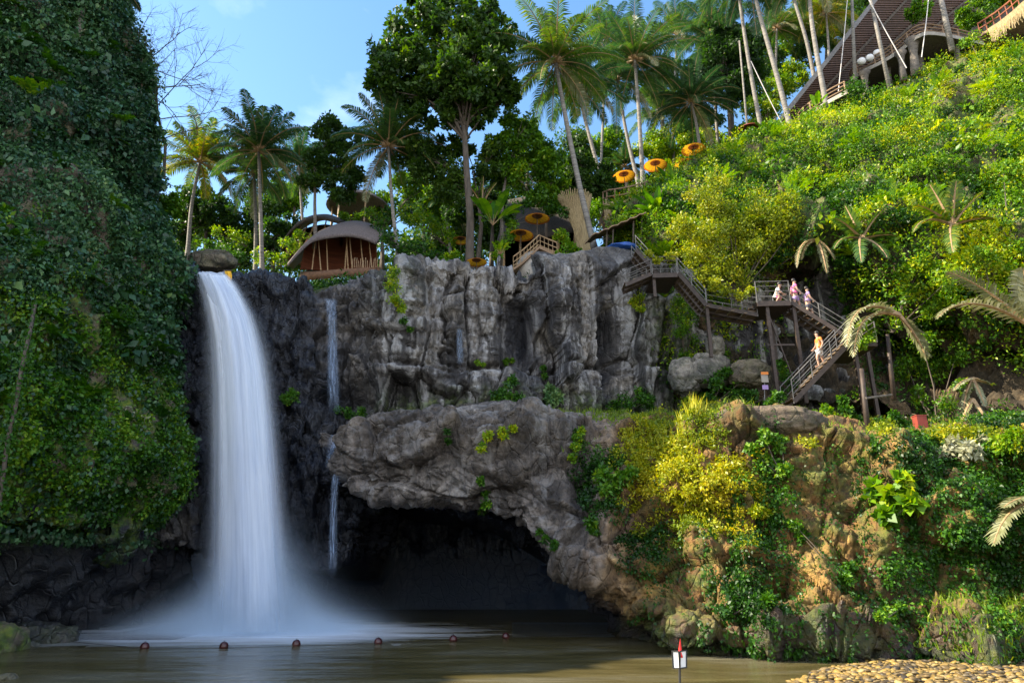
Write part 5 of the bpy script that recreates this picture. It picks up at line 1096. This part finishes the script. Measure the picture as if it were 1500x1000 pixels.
# footbridge
e = empty('footbridge', P(785, 392, 39), 'small peaked footbridge with orange brown railings', 'footbridge')
bp = [P(752, 392, 39), P(766, 382, 39), P(790, 360, 39), P(803, 366, 39), P(816, 371, 39)]
mb = MB(); mb.grid(np.array([bp, [p + V3(0, 1.4, 0) for p in bp]]), (0, 0, -.18)); mb.build('deck', M['wood'], e)
for o in (0, 1.4): railing(e, [p + V3(0, o, 0) for p in bp], .75, M['bamboo'], .28, 2, .035, .022)
blob(P(783, 392, 40) + V3(0, 0, -.3), (1.2, .9, 1.35), M['concrete'], 'abutment', None, None, e, .10, 6, 20)
# woven flared column
e = empty('woven_column', P(862, 378, 43), 'flared column woven from brown straw bundles', 'column')
a, b = P(862, 378, 43), P(842, 290, 43); mb = MB(); nb = 46
for k in range(nb):
    th = 2 * math.pi * k / nb; pts = []
    for t, r in ((0, .75), (.25, .55), (.5, .55), (.75, .75), (.92, 1.0), (1.02, 1.2)):
        pts.append(a * (1 - t) + b * t + V3(r * math.cos(th + t * .8), r * math.sin(th + t * .8), random.uniform(-.1, .1)))
    mb.tube(pts, [.07, .065, .065, .07, .06, .03], 5)
mb.build('straw_bundle', M['thatch_gold'], e); mb = MB(); mb.tube([a - V3(0, 0, .5), b], [.5, .45], 12); mb.build('core', M['bark_dark'], e)
# straw balcony
def fringe(pts, h, m, parent, name, n=90, r=.035):
    pts = np.array(pts); mb = MB(); s = np.linspace(0, len(pts) - 1, n)
    for x in s:
        i = min(int(x), len(pts) - 2); q = pts[i] * (1 - x + i) + pts[i + 1] * (x - i); l = h * random.uniform(.8, 1.15)
        mb.tube([q, q + V3(random.uniform(-.06, .06), -.1, -l * .5), q + V3(random.uniform(-.12, .12), random.uniform(-.1, .05), -l)], [r * 1.6, r * 1.5, r * .6], 4)
    return mb.build(name, m, parent)
e = empty('straw_balcony', P(915, 345, 42), 'balcony hut with a hanging straw skirt and stick railing', 'hut')
bp = [P(884, 300, 43.5), P(893, 297, 42), P(915, 294, 41.6), (P(940, 288, 42)), P(950, 283, 43.5)]
mb = MB(); mb.grid(np.array([bp, [p + V3(0, 3, 0) for p in bp]]), (0, 0, -.2)); mb.build('deck', M['wood'], e)
fringe([p + V3(0, -.1, -.02) for p in bp], 1.45, M['thatch_gold'], e, 'straw_skirt', 120)
railing(e, bp, 1.0, M['wood'], 1.1, 2, .04, .05)
mb = MB(); mb.grid(np.array([[p + V3(0, .8, -.2) for p in bp], [p + V3(0, .8, -2.6) for p in bp]]), (0, .2, 0)); mb.build('wall', M['brownwall'], e)
e = empty('handrail', P(950, 290, 44), 'long dark rail climbing behind the umbrellas', 'railing')
railing(e, [P(935, 296, 43.8), P(965, 280, 44.4), P(1000, 262, 45), P(1030, 246, 46), P(1062, 232, 47)], .9, M['bark_dark'], 1.3, 2, .05, .05, 'rail')
# lean-to
e = empty('lean_to_shelter', P(905, 375, 36.5), 'slanted corrugated lean-to roof on sticks above the cliff top', 'shelter')
mb = MB(); A = np.array([[P(868 + (i * 4.6), 343 - i * 1.95, 36 + .0 * i) + V3(0, 0, .05 * math.sin(i * 2.2)) for i in range(18)], [P(868 + i * 4.6 - 12, 351 - i * 1.95 + 6, 39.5) + V3(0, 0, .05 * math.sin(i * 2.2)) for i in range(18)]]); mb.grid(A, (0, 0, -.07)); mb.build('roof', M['wood'], e)
for (x, y0, y1, Y) in ((889, 338, 372, 36.4), (898, 336, 374, 36.3), (928, 324, 380, 36.4), (940, 320, 372, 36.6), (905, 345, 372, 39), (945, 335, 372, 39)):
    mb = MB(); mb.tube([P(x - 1, y1, Y), P(x, y0, Y)], .05, 6); mb.build('post', M['bark_dark'], e)
mb = MB(); mb.grid(np.array([[P(885, 345, 40), P(952, 322, 40)], [P(885, 385, 40), P(952, 385, 40)]]), (0, .15, 0)); mb.build('dark_backing', M['thatch_dark'], e)
q = P(912, 362, 35.3); blob(q, (.95, .5, .18), M['blue'], 'tarpaulin', 'crumpled blue tarpaulin on the rock under the lean-to', 'tarpaulin', None, .3, 8, 20)
# ---- restaurant ---------------------------------------------------------------------------------
rest = empty('hillside_restaurant', P(1300, 100, 46), 'large hillside restaurant with a steep slatted roof and two curved decks', 'restaurant')
N_ = 26; E1 = np.array([P(1104 + (1312 - 1104) * t, 228 + (-34 - 228) * t, 47.5) for t in np.linspace(0, 1, N_)]); F1_ = np.array([P(1168 + (1500 - 1168) * t, 214 + (-30 - 214) * t, 54 + 3 * t) for t in np.linspace(0, 1, N_)])
mb = MB(); mb.grid(np.array([E1 * (1 - t) + F1_ * t for t in np.linspace(0, 1, 8)]), (0, 0, .22)); mb.build('roof', M['slat'], rest)
mb = MB()
for i in range(0, N_ * 3): t = i / (N_ * 3 - 1); k = t * (N_ - 1); j = min(int(k), N_ - 2); a = E1[j] * (1 - k + j) + E1[j + 1] * (k - j); b = F1_[j] * (1 - k + j) + F1_[j + 1] * (k - j); mb.beam(a - V3(0, 0, .06), b - V3(0, 0, .06), .12, .09)
mb.build('roof_battens', M['slat'], rest)
mb = MB(); mb.beam(E1[0] + V3(-.1, -.12, .05), E1[-1] + V3(-.1, -.12, .05), .14, .34); mb.build('fascia', M['metal'], rest)
mb = MB()
for t in (.2, .45, .7, .9): a = E1[0] * (1 - t) + F1_[0] * t; b = E1[-1] * (1 - t) + F1_[-1] * t; mb.beam(a - V3(0, 0, .22), b - V3(0, 0, .22), .2, .2)
mb.build('purlins', M['bark_dark'], rest)
mb = MB(); mb.grid(np.array([F1_, [V3(p[0] + .5, p[1] + .5, p[2] - 7) for p in F1_]]), (0, .2, 0)); mb.build('dark_backing', M['thatch_dark'], rest)  # dark sheet standing in for the shaded interior under the roof
def deck(edge, z, label=None, back=5.0):
    E = [G(x, y, z) for x, y in edge]
    n = 24; s = np.linspace(0, len(E) - 1, n); E = np.array([[np.interp(v, range(len(E)), [q[c] for q in E]) for c in range(3)] for v in s])
    for _ in range(2): E[1:-1] = (E[:-2] + 2 * E[1:-1] + E[2:]) / 4
    B_ = E + np.array([1.2, back, 0]); mb = MB(); mb.grid(np.array([E, E * .5 + B_ * .5, B_]), (0, 0, -.22)); d = mb.build('deck', M['bark_dark'], rest)
    mb = MB(); mb.grid(np.array([E + V3(0, -.05, .06), E + V3(0, -.05, -.26)]), (0, -.06, 0)); mb.build('edge_board', M['concrete'], d)
    railing(d, E + V3(0, .1, 0), .95, M['wood'], 1.5, 3, .05, .07); return E
d1 = deck([(1248, 124), (1250, 113), (1262, 104), (1290, 92), (1320, 73), (1345, 49), (1368, 48), (1402, 55), (1450, 66)], 42.2)
d2 = deck([(1166, 196), (1168, 186), (1178, 172), (1195, 160), (1215, 147), (1240, 134)], 36.4)
for (x, y, y1, Y, r) in ((1266, 106, 140, 47.2, .26), (1319, 78, 106, 45, .25), (1337, 60, 98, 44.6, .34), (1345, 58, 96, 46, .3), (1300, 92, 120, 47.5, .22), (1183, 172, 200, 46.5, .2), (1400, 60, 90, 45, .25)):
    mb = MB(); a = P(x, y, Y); b = P(x + 3, y1, Y); mb.tube([b - V3(0, 0, .8), b, a * .5 + b * .5, a * .85 + b * .15, a], [r * 1.2, r, r * .8, r * 1.2, r * 1.9], 10); mb.build('trunk_column', M['bark'], rest, True)
for (x, y) in ((1262, 90), (1274, 85), (1285, 78)): q = P(x, y, 47.2); blob(q, (.34, .3, .3), M['white'], 'cushion', 'round white beanbag on the upper restaurant deck, ' + {1262: 'leftmost', 1274: 'middle', 1285: 'rightmost'}[x] + ' of three', 'beanbag', None, .08, x % 7, 14)['group'] = 'white beanbags on the deck'
for (x0, y0, x1, y1, Y, r, lb_) in ((1247, -25, 1252, 116, 46, .13, 'straight pole rising in front of the left end of the upper deck'), (1270, -25, 1302, 124, 43.4, .14, 'leaning pale pole crossing the upper deck railing'), (1372, -30, 1394, 70, 42.6, .19, 'thick pale pole lashed with rope right of the deck corner'), (1083, 60, 1097, 214, 47, .08, 'thin grey pole beside the leftmost palm at the roof end')):
    post(lb_, x0, y0, x1, y1, Y, r, 'bark_palm', 'bamboo_pole', 'pole')
for (x0, y0, x1, y1, Y, lb_) in ((1243, -20, 1228, 134, 45.5, 'white rope hanging left of the deck pole'), (1262, -20, 1328, 100, 43.2, 'white rope running slantwise across the upper deck'), (1362, -20, 1350, 84, 43, 'white rope hanging before the deck corner'), (1100, 90, 1150, 190, 47, 'slack rope between two palms at the roof end')):
    a, b = P(x0, y0, Y), P(x1, y1, Y); mb = MB(); mb.tube([a, a * .5 + b * .5 + V3(0, 0, -.15), b], .035, 5); tag(mb.build('rope', M['rope']), lb_, 'rope')
e = empty('straw_balcony', P(1480, 45, 41.5), 'curved balcony with straw fringe at the top right corner', 'balcony')
bp = [G(x, y, 40.9) for x, y in ((1436, 50), (1446, 44), (1462, 34), (1480, 20), (1500, 2), (1525, -25))]
mb = MB(); mb.grid(np.array([bp, [p + V3(3, 3, 0) for p in bp]]), (0, 0, -.2)); mb.build('deck', M['wood'], e)
fringe([p + V3(0, -.1, -.02) for p in bp[1:]], 1.2, M['thatch_gold'], e, 'straw_skirt', 110, .045); railing(e, bp, .95, M['redwall'], .5, 2, .06, .035)
# ---- rocks ------------------------------------------------------------------------------------------
for (x, y, Y, s, lb_, m, sd) in ((312, 384, 33.5, (1.15, .8, .55), 'brown boulder perched above the lip of the falls', 'boulder', 1), (1408, 138, 41.3, (1.5, 1.0, .95), 'angular brown boulder embedded in the green hillside', 'ledge', 2),
    (1383, 158, 41.0, (.9, .8, .7), 'smaller broken rock at the lower left of the hillside boulder', 'ledge', 12), (1047, 508, 33.0, (.42, .5, .62), 'pale upright stone on the ledge behind the middle post', 'rock', 3), (1003, 552, 33.2, (.8, .6, .95), 'pale rounded rock at the left end of the low rock bench', 'rock', 4),
    (1040, 542, 33.0, (1.1, .7, .8), 'smooth grey rock in the middle of the low rock bench', 'rock', 5), (1098, 548, 32.2, (.95, .7, .65), 'buff block at the right end of the low rock bench', 'boulder', 6), (2, 948, 22.6, (.62, .7, .72), 'large mossy boulder at the water in the left corner', 'boulder', 7),
    (48, 938, 25.0, (1.0, .8, .62), 'dark wet layered rock beside the mossy boulder', 'boulder', 8), (80, 938, 25.0, (.62, .6, .48), 'dark shiny rock reaching furthest into the water', 'boulder', 9), (40, 952, 23.6, (.32, .3, .28), 'small bluish stone between the dark rocks', 'rock', 10),
    (4, 1000, 17.2, (.25, .25, .2), 'small dark stone in the bottom left corner', 'boulder', 11), (1130, 618, 23.9, (1.9, .8, .55), 'bulky light brown boulder at the brow of the lower cliff', 'ledge', 13), (1072, 640, 24.1, (.9, .6, .5), 'rough brown rock sloping down left of the brow boulder', 'ledge', 14)):
    o = blob(P(x, y, Y), s, M[m], 'boulder', lb_, 'boulder', None, .28, sd, 46, 1.5, True)
    if sd in (8, 9): o.data.attributes['wet'].data.foreach_set('value', np.full(len(o.data.vertices), .85, dtype=np.float32))
    if sd in (7,): o.data.attributes['moss'].data.foreach_set('value', np.full(len(o.data.vertices), .8, dtype=np.float32))
e = empty('yellow_cloth', P(335, 408, 31.2), 'yellow cloth hanging on the rock beside the lip of the falls', 'cloth')
A = np.array([[P(329 + 9 * u + 1.5 * math.sin(v * 3), 397 + 15 * v, 30.7 + .06 * math.sin(u * 9 + v * 2)) for u in np.linspace(0, 1, 8)] for v in np.linspace(0, 1, 8)])
mb = MB(); mb.grid(A, (0, .02, 0)); mb.build('fabric', M['yellow'], e, True); mb = MB(); mb.tube([P(327, 396, 30.75), P(341, 396, 30.75)], .02, 6); mb.build('rail', M['bark_dark'], e)
# lianas
for (pts, r, lb_) in (([(66, 380, 26), (52, 440, 22.6), (44, 490, 21.2), (28, 550, 20.9), (24, 600, 20.7), (8, 650, 20.6), (6, 700, 20.5), (-10, 780, 20.5)], .06, 'thick mossy liana hanging down at the left edge'),):
    mb = MB(); p = curve([(a, b, c - .9) for a, b, c in pts], 20); mb.tube(p, r, 7); lf = LF(); q = np.repeat(p, 70, 0) + RNG.normal(0, r * 1.9, (len(p) * 70, 3)) + np.outer(RNG.uniform(-.5, .5, len(p) * 70), [0, 0, 1.]); Vv, _ = leafgeo(q, np.full(len(q), .11), np.tile([0, 0, -1.], (len(q), 1)), np.tile([0, -1., 0], (len(q), 1)), .7)
    e = empty('liana', p[0], lb_, 'vine'); mb.build('stem', M['bark_dark'], e, True); lf.add(Vv, np.full(len(q), .55)); lf.build('foliage', M['leaf_mid'], e)
# ---- pool floats and rope ------------------------------------------------------------------------------
fl = [(212, 947), (328, 946), (434, 943), (554, 940), (664, 936), (741, 932)]
F0 = empty('pool_float', (0, 0, 0), 'x', 'float', 'dark red floats strung across the pool')
mb = MB(); mb.lathe((0, 0, 0), [(.001, .17), (.07, .16), (.13, .11), (.165, .03), (.165, -.03), (.13, -.11), (.001, -.16)], 20); mb.build('ball', M['float'], F0, True)
mb = MB(); mb.tube([(0, 0, .14), (.03, 0, .2), (-.03, 0, .2), (0, 0, .14)], .012, 5); mb.build('rope_eye', M['dark'], F0)
fn = ['first float from the left, right of the dark rocks', 'float in front of the left half of the falls', 'float just right of the foot of the falls', 'float in front of the pale spray\'s right end', 'second float from the right, before the cave', 'rightmost float, furthest across the pool']
rp_ = [G(98, 938, .02)]
for i, (x, y) in enumerate(fl):
    o = F0 if i == 0 else copy_tree(F0); p = G(x, y, .05); o.location = [float(v) for v in p]; o.scale = (.82, .82, .82); o.rotation_euler = (0, 0, i); o['label'] = 'dark red round pool float, ' + fn[i]; rp_.append(p - V3(0, 0, .035))
rp_.append(G(900, 926, .02)); rp_ = [q - V3(0, 0, .012) for q in rp_]; mb = MB(); mb.tube(rp_, .008, 5); tag(mb.build('rope', M['dark']), 'thin dark rope linking the pool floats', 'rope')
# ---- warning sign with red flag ---------------------------------------------------------------------------
YS = 13.0; e = empty('pole_sign', P(995, 1040, YS), 'white two panel sign on a dark pole with a pointed red flag', 'sign')
mb = MB(); mb.tube([P(997, 1075, YS), P(995, 952, YS)], .022, 8); mb.build('pole', M['dark'], e)
for i, (x0, x1) in enumerate(((984.5, 994), (996, 1005.5))):
    A = np.array([[P(x0 + (x1 - x0) * u + (0 if i else 1.5 * v), 953 + 25 * v - (1.2 if i else 0) * u, YS - .05 - (.05 * u if i == 0 else .05 * (1 - u))) for u in (0, 1)] for v in (0, 1)]); mb = MB(); mb.grid(A, (0, .015, 0)); pn = mb.build('panel', M['white'], e)
    mb = MB(); c = [A[0, 0], A[0, 1], A[1, 1], A[1, 0]]
    for k in range(4): mb.beam(c[k] + V3(0, -.005, 0), c[(k + 1) % 4] + V3(0, -.005, 0), .02, .018)
    mb.build('frame', M['dark'], pn)
mb = MB(); A = np.array([[P(991 + (996.5 - 991) * t + u * (12 - 12 * t) * .9, 972 - 38 * t, YS - .08 + .02 * math.sin(u * 5 + t * 4)) for u in np.linspace(0, 1, 6)] for t in np.linspace(.25, 1, 10)]); mb.grid(A, (0, .008, 0)); mb.build('flag', M['red'], e, True)
# ---- pebble beach -----------------------------------------------------------------------------------------
far = [(1120, 1012), (1180, 987), (1215, 975), (1250, 968), (1300, 963), (1400, 961), (1500, 963), (1720, 968)]
rws = [[G(x, y, -.15) for x, y in far], [G(x + 8, y + 5, .06) for x, y in far]] + [[G(x + 18 + 14 * k, y + 12 + 26 * k, .10 + .07 * k) for x, y in far] for k in range(1, 4)] + [[G(x, 1290, .3) for x, y in far]]
Bs = Sheet(resample(rws, 70, 160, 2, 2)); Bs.push((fbm(Bs.B * 1.2, 4, 500) - .5) * .12, (0, 0, 1)); Bs.at['warm'] = np.ones(Bs.B.shape[:2])
Bs.finish('pebble_beach', M['soil'], 'gravel bank in the lower right corner', 'beach', 'structure'); Bs.N = np.abs(Bs.N)
def stone_mesh(name, seed, n=7):
    u = np.linspace(0, math.pi, n)[:, None]; v = np.linspace(0, 2 * math.pi, 10, endpoint=False)[None]; D = np.stack([np.sin(u) * np.cos(v), np.sin(u) * np.sin(v), np.cos(u) * np.ones_like(v)], -1)
    r = 1 + (fbm(D * 1.1 + seed * 5.3, 3, seed) - .5) * .8; V = D * r[..., None] * [1, .68, .34]
    F = [(i * 10 + k, (i + 1) * 10 + k, (i + 1) * 10 + (k + 1) % 10, i * 10 + (k + 1) % 10) for i in range(n - 1) for k in range(10)]
    return quads_mesh(name, V.reshape(-1, 3), F, None, True), V.reshape(-1, 3), np.array(F)
def stone_mat():
    t = NT('river_stone'); oi = t.n('ObjectInfo').outputs['Random']; isl = t.n('NewGeometry').outputs['Random Per Island']; r = t.math('FRACT', t.math('ADD', oi, isl), 0)
    c = t.ramp(r, [(0, (.025, .02, .014)), (.25, (.16, .10, .025)), (.6, (.36, .23, .045)), (.8, (.07, .055, .04)), (1, (.46, .34, .12))])
    c = t.mix(t.ramp(t.noise(t.co(), 4, 6), [(.35, .5), (.65, 0)]), c, (.05, .04, .03)); return t.surf(t.n('BsdfPrincipled', {'Base Color': c, 'Roughness': .55}).outputs[0])
M['stone'] = stone_mat(); SM = [stone_mesh('stone', s) for s in range(6)]
vis_b = (Bs.px > 1110) & (Bs.px < 1560) & (Bs.py < 1060); p, N, px_, py_ = Bs.sample(vis_b, 7500); sz = RNG.uniform(.035, .105, len(p)) * RNG.uniform(.7, 1.25, len(p))
order = np.argsort(-(sz / p[:, 1]) * ((px_ < 1505) & (py_ < 1002)))
for k in order[:300]:
    o = bpy.data.objects.new('stone', SM[k % 6][0]); COL.objects.link(o)
    if not SM[k % 6][0].materials: SM[k % 6][0].materials.append(M['stone'])
    o.location = [float(v) for v in p[k] + V3(0, 0, sz[k] * .25)]; o.scale = [float(sz[k])] * 3; o.rotation_euler = (random.uniform(-.35, .35), random.uniform(-.35, .35), random.uniform(0, 6.28))
    tag(o, 'rounded yellow brown river stone lying on the gravel bank', 'stone', 'river stones on the gravel bank')
Vs, Fs = [], []; off = 0
for k in order[300:]:
    _, V, F = SM[k % 6]; a = random.uniform(0, 6.28); R_m = np.array([[math.cos(a), -math.sin(a), 0], [math.sin(a), math.cos(a), 0], [0, 0, 1]]); s_ = sz[k] * .8
    Vs.append(V @ R_m.T * s_ + p[k] + [0, 0, s_ * .2]); Fs.append(F + off); off += len(V)
tag(link('gravel', quads_mesh('gravel', np.concatenate(Vs), np.concatenate(Fs), None, True), M['stone']), 'smaller stones packed between the larger ones on the bank', 'gravel', None, 'stuff')
# ---- people --------------------------------------------------------------------------------------------------
def skin(name, nodes, edges, m, parent, lv=2):
    me = bpy.data.meshes.new(name); me.from_pydata([n[0] for n in nodes], edges, []); o = link(name, me, m, parent)
    sk = o.modifiers.new('skin', 'SKIN'); sk.use_smooth_shade = True; sd = me.skin_vertices[0].data if me.skin_vertices else None
    if sd is None:
        bpy.context.view_layer.objects.active = o; bpy.context.view_layer.update(); sd = me.skin_vertices[0].data
    for i, n in enumerate(nodes): r = n[1]; sd[i].radius = (r if hasattr(r, '__len__') else (r, r))
    sd[0].use_root = True; sb = o.modifiers.new('sub', 'SUBSURF'); sb.levels = 1; sb.render_levels = 1; return o
def person(label, loc, rz, top, bottom, pose='stand', hairm='hair'):
    e = empty('person', (0, 0, 0), label, 'person')
    J = {}
    if pose == 'crouch':
        J = dict(pel=(0, 0, .34), waist=(.06, 0, .50), chest=(.16, 0, .68), neck=(.24, 0, .84), head=(.27, 0, .90), crown=(.29, 0, 1.05), kL=(.30, .13, .44), kR=(.28, -.13, .42), aL=(.04, .14, .08), aR=(.02, -.14, .08), tL=(.22, .15, .04), tR=(.20, -.15, .04), sL=(.20, .18, .76), sR=(.20, -.18, .76), eL=(.36, .22, .56), eR=(.34, -.22, .54), hL=(.46, .10, .48), hR=(.44, -.10, .46))
    else:
        s = .16 if pose == 'walk' else .03
        J = dict(pel=(0, 0, .90), waist=(.01, 0, 1.06), chest=(.02, 0, 1.24), neck=(.03, 0, 1.42), head=(.05, 0, 1.48), crown=(.05, 0, 1.63), kL=(s + .05, .09, .49), kR=(-s + .07, -.09, .48), aL=(s + .02, .10, .09), aR=(-s - .06, -.10, .10), tL=(s + .2, .11, .03), tR=(-s + .1, -.11, .03), sL=(.0, .18, 1.36), sR=(.0, -.18, 1.36), eL=(-.06, .25, 1.08), eR=(.04, -.25, 1.09), hL=(.06, .25, .86), hR=(.20, -.24, .90))
    k = list(J); nodes = [(J['pel'], (.13, .10)), (J['waist'], (.115, .09)), (J['chest'], (.14, .10)), (J['neck'], .052), (J['head'], (.075, .075)), (J['crown'], (.07, .075)),
        (J['kL'], .058), (J['kR'], .058), (J['aL'], .038), (J['aR'], .038), (J['tL'], .035), (J['tR'], .035), (J['sL'], .058), (J['sR'], .058), (J['eL'], .038), (J['eR'], .038), (J['hL'], .030), (J['hR'], .030)]
    ed = [(0, 1), (1, 2), (2, 3), (3, 4), (4, 5), (0, 6), (0, 7), (6, 8), (7, 9), (8, 10), (9, 11), (2, 12), (2, 13), (12, 14), (13, 15), (14, 16), (15, 17)]
    for hi, ei in ((16, 14), (17, 15)):
        h = np.array(nodes[hi][0]); d = nrm(h - np.array(nodes[ei][0])); sd_ = nrm(np.cross(d, [0, 1., .1]))
        for f in range(5):
            o_ = (f - 2) * .018; L = (.055, .075, .082, .075, .06)[f]; tip = h + sd_ * o_ * (1.6 if f else 3) + d * (L if f else .03) + V3(.008, 0, 0); nodes.append((tuple(tip), .009)); ed.append((hi, len(nodes) - 1))
    skin('body', nodes, ed, M['skin'], e)
    g = 1.16
    sn = [(J['waist'], (.135, .112)), (J['chest'], (.155, .122)), (tuple(np.array(J['chest']) * .3 + np.array(J['neck']) * .7), (.08, .07)), (J['sL'], .075), (J['sR'], .075), (tuple(np.array(J['sL']) * .4 + np.array(J['eL']) * .6), .058), (tuple(np.array(J['sR']) * .4 + np.array(J['eR']) * .6), .058), (tuple(np.array(J['pel']) * .6 + np.array(J['waist']) * .4), (.148, .12))]
    skin('shirt', sn, [(0, 1), (1, 2), (1, 3), (1, 4), (3, 5), (4, 6), (0, 7)], M[top], e)
    pn = [(J['pel'], (.148, .118)), (tuple(np.array(J['pel']) * .15 + np.array(J['kL']) * .85), .082), (tuple(np.array(J['pel']) * .15 + np.array(J['kR']) * .85), .082)]
    skin('shorts', pn, [(0, 1), (0, 2)], M[bottom], e)
    hc = np.array(J['crown']); blob(hc + V3(-.02, 0, 0), (.095, .085, .10), M[hairm], 'hair', None, None, e, .06, 3, 12)
    f = np.array(J['head']) * .55 + hc * .45; mb = MB(); mb.tube([f + V3(.07, 0, .02), f + V3(.10, 0, -.01)], [.01, .016], 6); mb.build('nose', M['skin'], e)
    e.location = [float(v) for v in loc]; e.rotation_euler = (0, 0, rz); return e
q = V3(P(1136, 443, 30.5)[0], 30.5, z2 + .04)
person('person in a white top crouching on the upper stair landing', q, -.6, 'white', 'pink', 'crouch')
def on_flight(a, b, t, w=.6): a, b = np.asarray(a), np.asarray(b); return a + (b - a) * t + V3(0, w, .08)
person('person in a pink top walking down the flight right of the landing', on_flight(a3, b3, .2), .0, 'pink', 'purple', 'walk')
person('person in a mauve top following on the flight right of the landing', on_flight(a3, b3, .42), .0, 'purple', 'denim', 'walk')
b4 = P(1163, 588, 28.0); person('person in an orange top on the lowest stair flight', on_flight(t4, b4, .42), math.pi, 'orangecloth', 'white', 'walk')
# ================================================================== light, sky, camera
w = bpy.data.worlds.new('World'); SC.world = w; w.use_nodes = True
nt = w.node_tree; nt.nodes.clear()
def wn(ty, **kw):
    n = nt.nodes.new(ty)
    for k, v in kw.items(): setattr(n, k, v)
    return n
sky = wn('ShaderNodeTexSky', sky_type='NISHITA', sun_disc=False)
sky.sun_elevation = math.radians(SUN_EL); sky.sun_rotation = math.radians(SUN_AZ)
sky.air_density = 1.6; sky.dust_density = .6; sky.ozone_density = 1.8
tc = wn('ShaderNodeTexCoord'); mp = wn('ShaderNodeMapping'); mp.inputs['Scale'].default_value = (1.5, 1.0, 2.4); mp.inputs['Rotation'].default_value = (.2, .5, .3)
nz = wn('ShaderNodeTexNoise'); nz.inputs['Scale'].default_value = 2.6; nz.inputs['Detail'].default_value = 7; nz.inputs['Roughness'].default_value = .52
rp = wn('ShaderNodeValToRGB'); rp.color_ramp.elements[0].position = .60; rp.color_ramp.elements[1].position = .9
mx = wn('ShaderNodeMix', data_type='RGBA'); mx.inputs[7].default_value = (9.5, 9.8, 10.6, 1)
mu = wn('ShaderNodeMath', operation='MULTIPLY'); mu.inputs[1].default_value = .35
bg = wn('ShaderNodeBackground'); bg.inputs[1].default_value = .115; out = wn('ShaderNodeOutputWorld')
L = nt.links.new
L(tc.outputs['Generated'], mp.inputs[0]); L(mp.outputs[0], nz.inputs['Vector']); L(nz.outputs[0], rp.inputs[0]); L(rp.outputs[0], mu.inputs[0]); L(mu.outputs[0], mx.inputs[0])
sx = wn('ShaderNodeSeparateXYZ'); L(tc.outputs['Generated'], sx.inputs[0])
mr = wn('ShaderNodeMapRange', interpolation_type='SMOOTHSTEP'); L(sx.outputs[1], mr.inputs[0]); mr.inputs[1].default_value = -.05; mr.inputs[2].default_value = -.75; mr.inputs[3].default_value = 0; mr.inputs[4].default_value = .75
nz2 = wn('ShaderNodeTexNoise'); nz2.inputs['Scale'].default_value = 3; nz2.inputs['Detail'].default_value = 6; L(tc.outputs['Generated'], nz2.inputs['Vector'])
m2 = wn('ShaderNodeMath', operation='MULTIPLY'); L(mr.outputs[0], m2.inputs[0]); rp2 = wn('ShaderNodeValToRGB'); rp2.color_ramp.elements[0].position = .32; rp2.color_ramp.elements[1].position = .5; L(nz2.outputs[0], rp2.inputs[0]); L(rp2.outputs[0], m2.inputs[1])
rear_fill = wn('ShaderNodeMix', data_type='RGBA'); rear_fill.inputs[7].default_value = (7.5, 7.7, 8.3, 1); L(m2.outputs[0], rear_fill.inputs[0]); L(sky.outputs[0], rear_fill.inputs[6]); L(rear_fill.outputs[2], mx.inputs[6]); hs = wn('ShaderNodeHueSaturation'); hs.inputs['Saturation'].default_value = 1.25; hs.inputs['Hue'].default_value = .505; hs.inputs['Value'].default_value = .92; L(mx.outputs[2], hs.inputs['Color']); L(hs.outputs[0], bg.inputs[0]); L(bg.outputs[0], out.inputs[0])  # bright cloud behind the camera is added, unseen, as frontal fill light
ld = bpy.data.lights.new('sun', 'SUN'); ld.energy = 5.0; ld.angle = math.radians(.5); ld.color = (1, .88, .68)
lo = bpy.data.objects.new('sun', ld); COL.objects.link(lo)
el, az = math.radians(SUN_EL), math.radians(SUN_AZ)
sd = Vector((math.cos(el) * math.sin(az), math.cos(el) * math.cos(az), math.sin(el)))
lo.rotation_euler = (-sd).to_track_quat('-Z', 'Y').to_euler()
cd = bpy.data.cameras.new('camera'); cd.lens = 24; cd.sensor_width = 36; cd.clip_end = 2000; cd.clip_start = .1
co_ = bpy.data.objects.new('camera', cd); COL.objects.link(co_); co_.location = (0, 0, CAMH); co_.rotation_euler = (math.radians(90) + TH, 0, 0)
SC.camera = co_
SC.view_settings.view_transform = 'Standard'; SC.view_settings.look = 'None'; SC.view_settings.gamma = 1; SC.view_settings.exposure = 1.6
SC.render.engine = 'CYCLES'
SC.cycles.max_bounces = 7; SC.cycles.transparent_max_bounces = 24; SC.cycles.volume_bounces = 2; SC.cycles.diffuse_bounces = 4
SC.cycles.volume_step_rate = 2.5; SC.cycles.volume_max_steps = 64
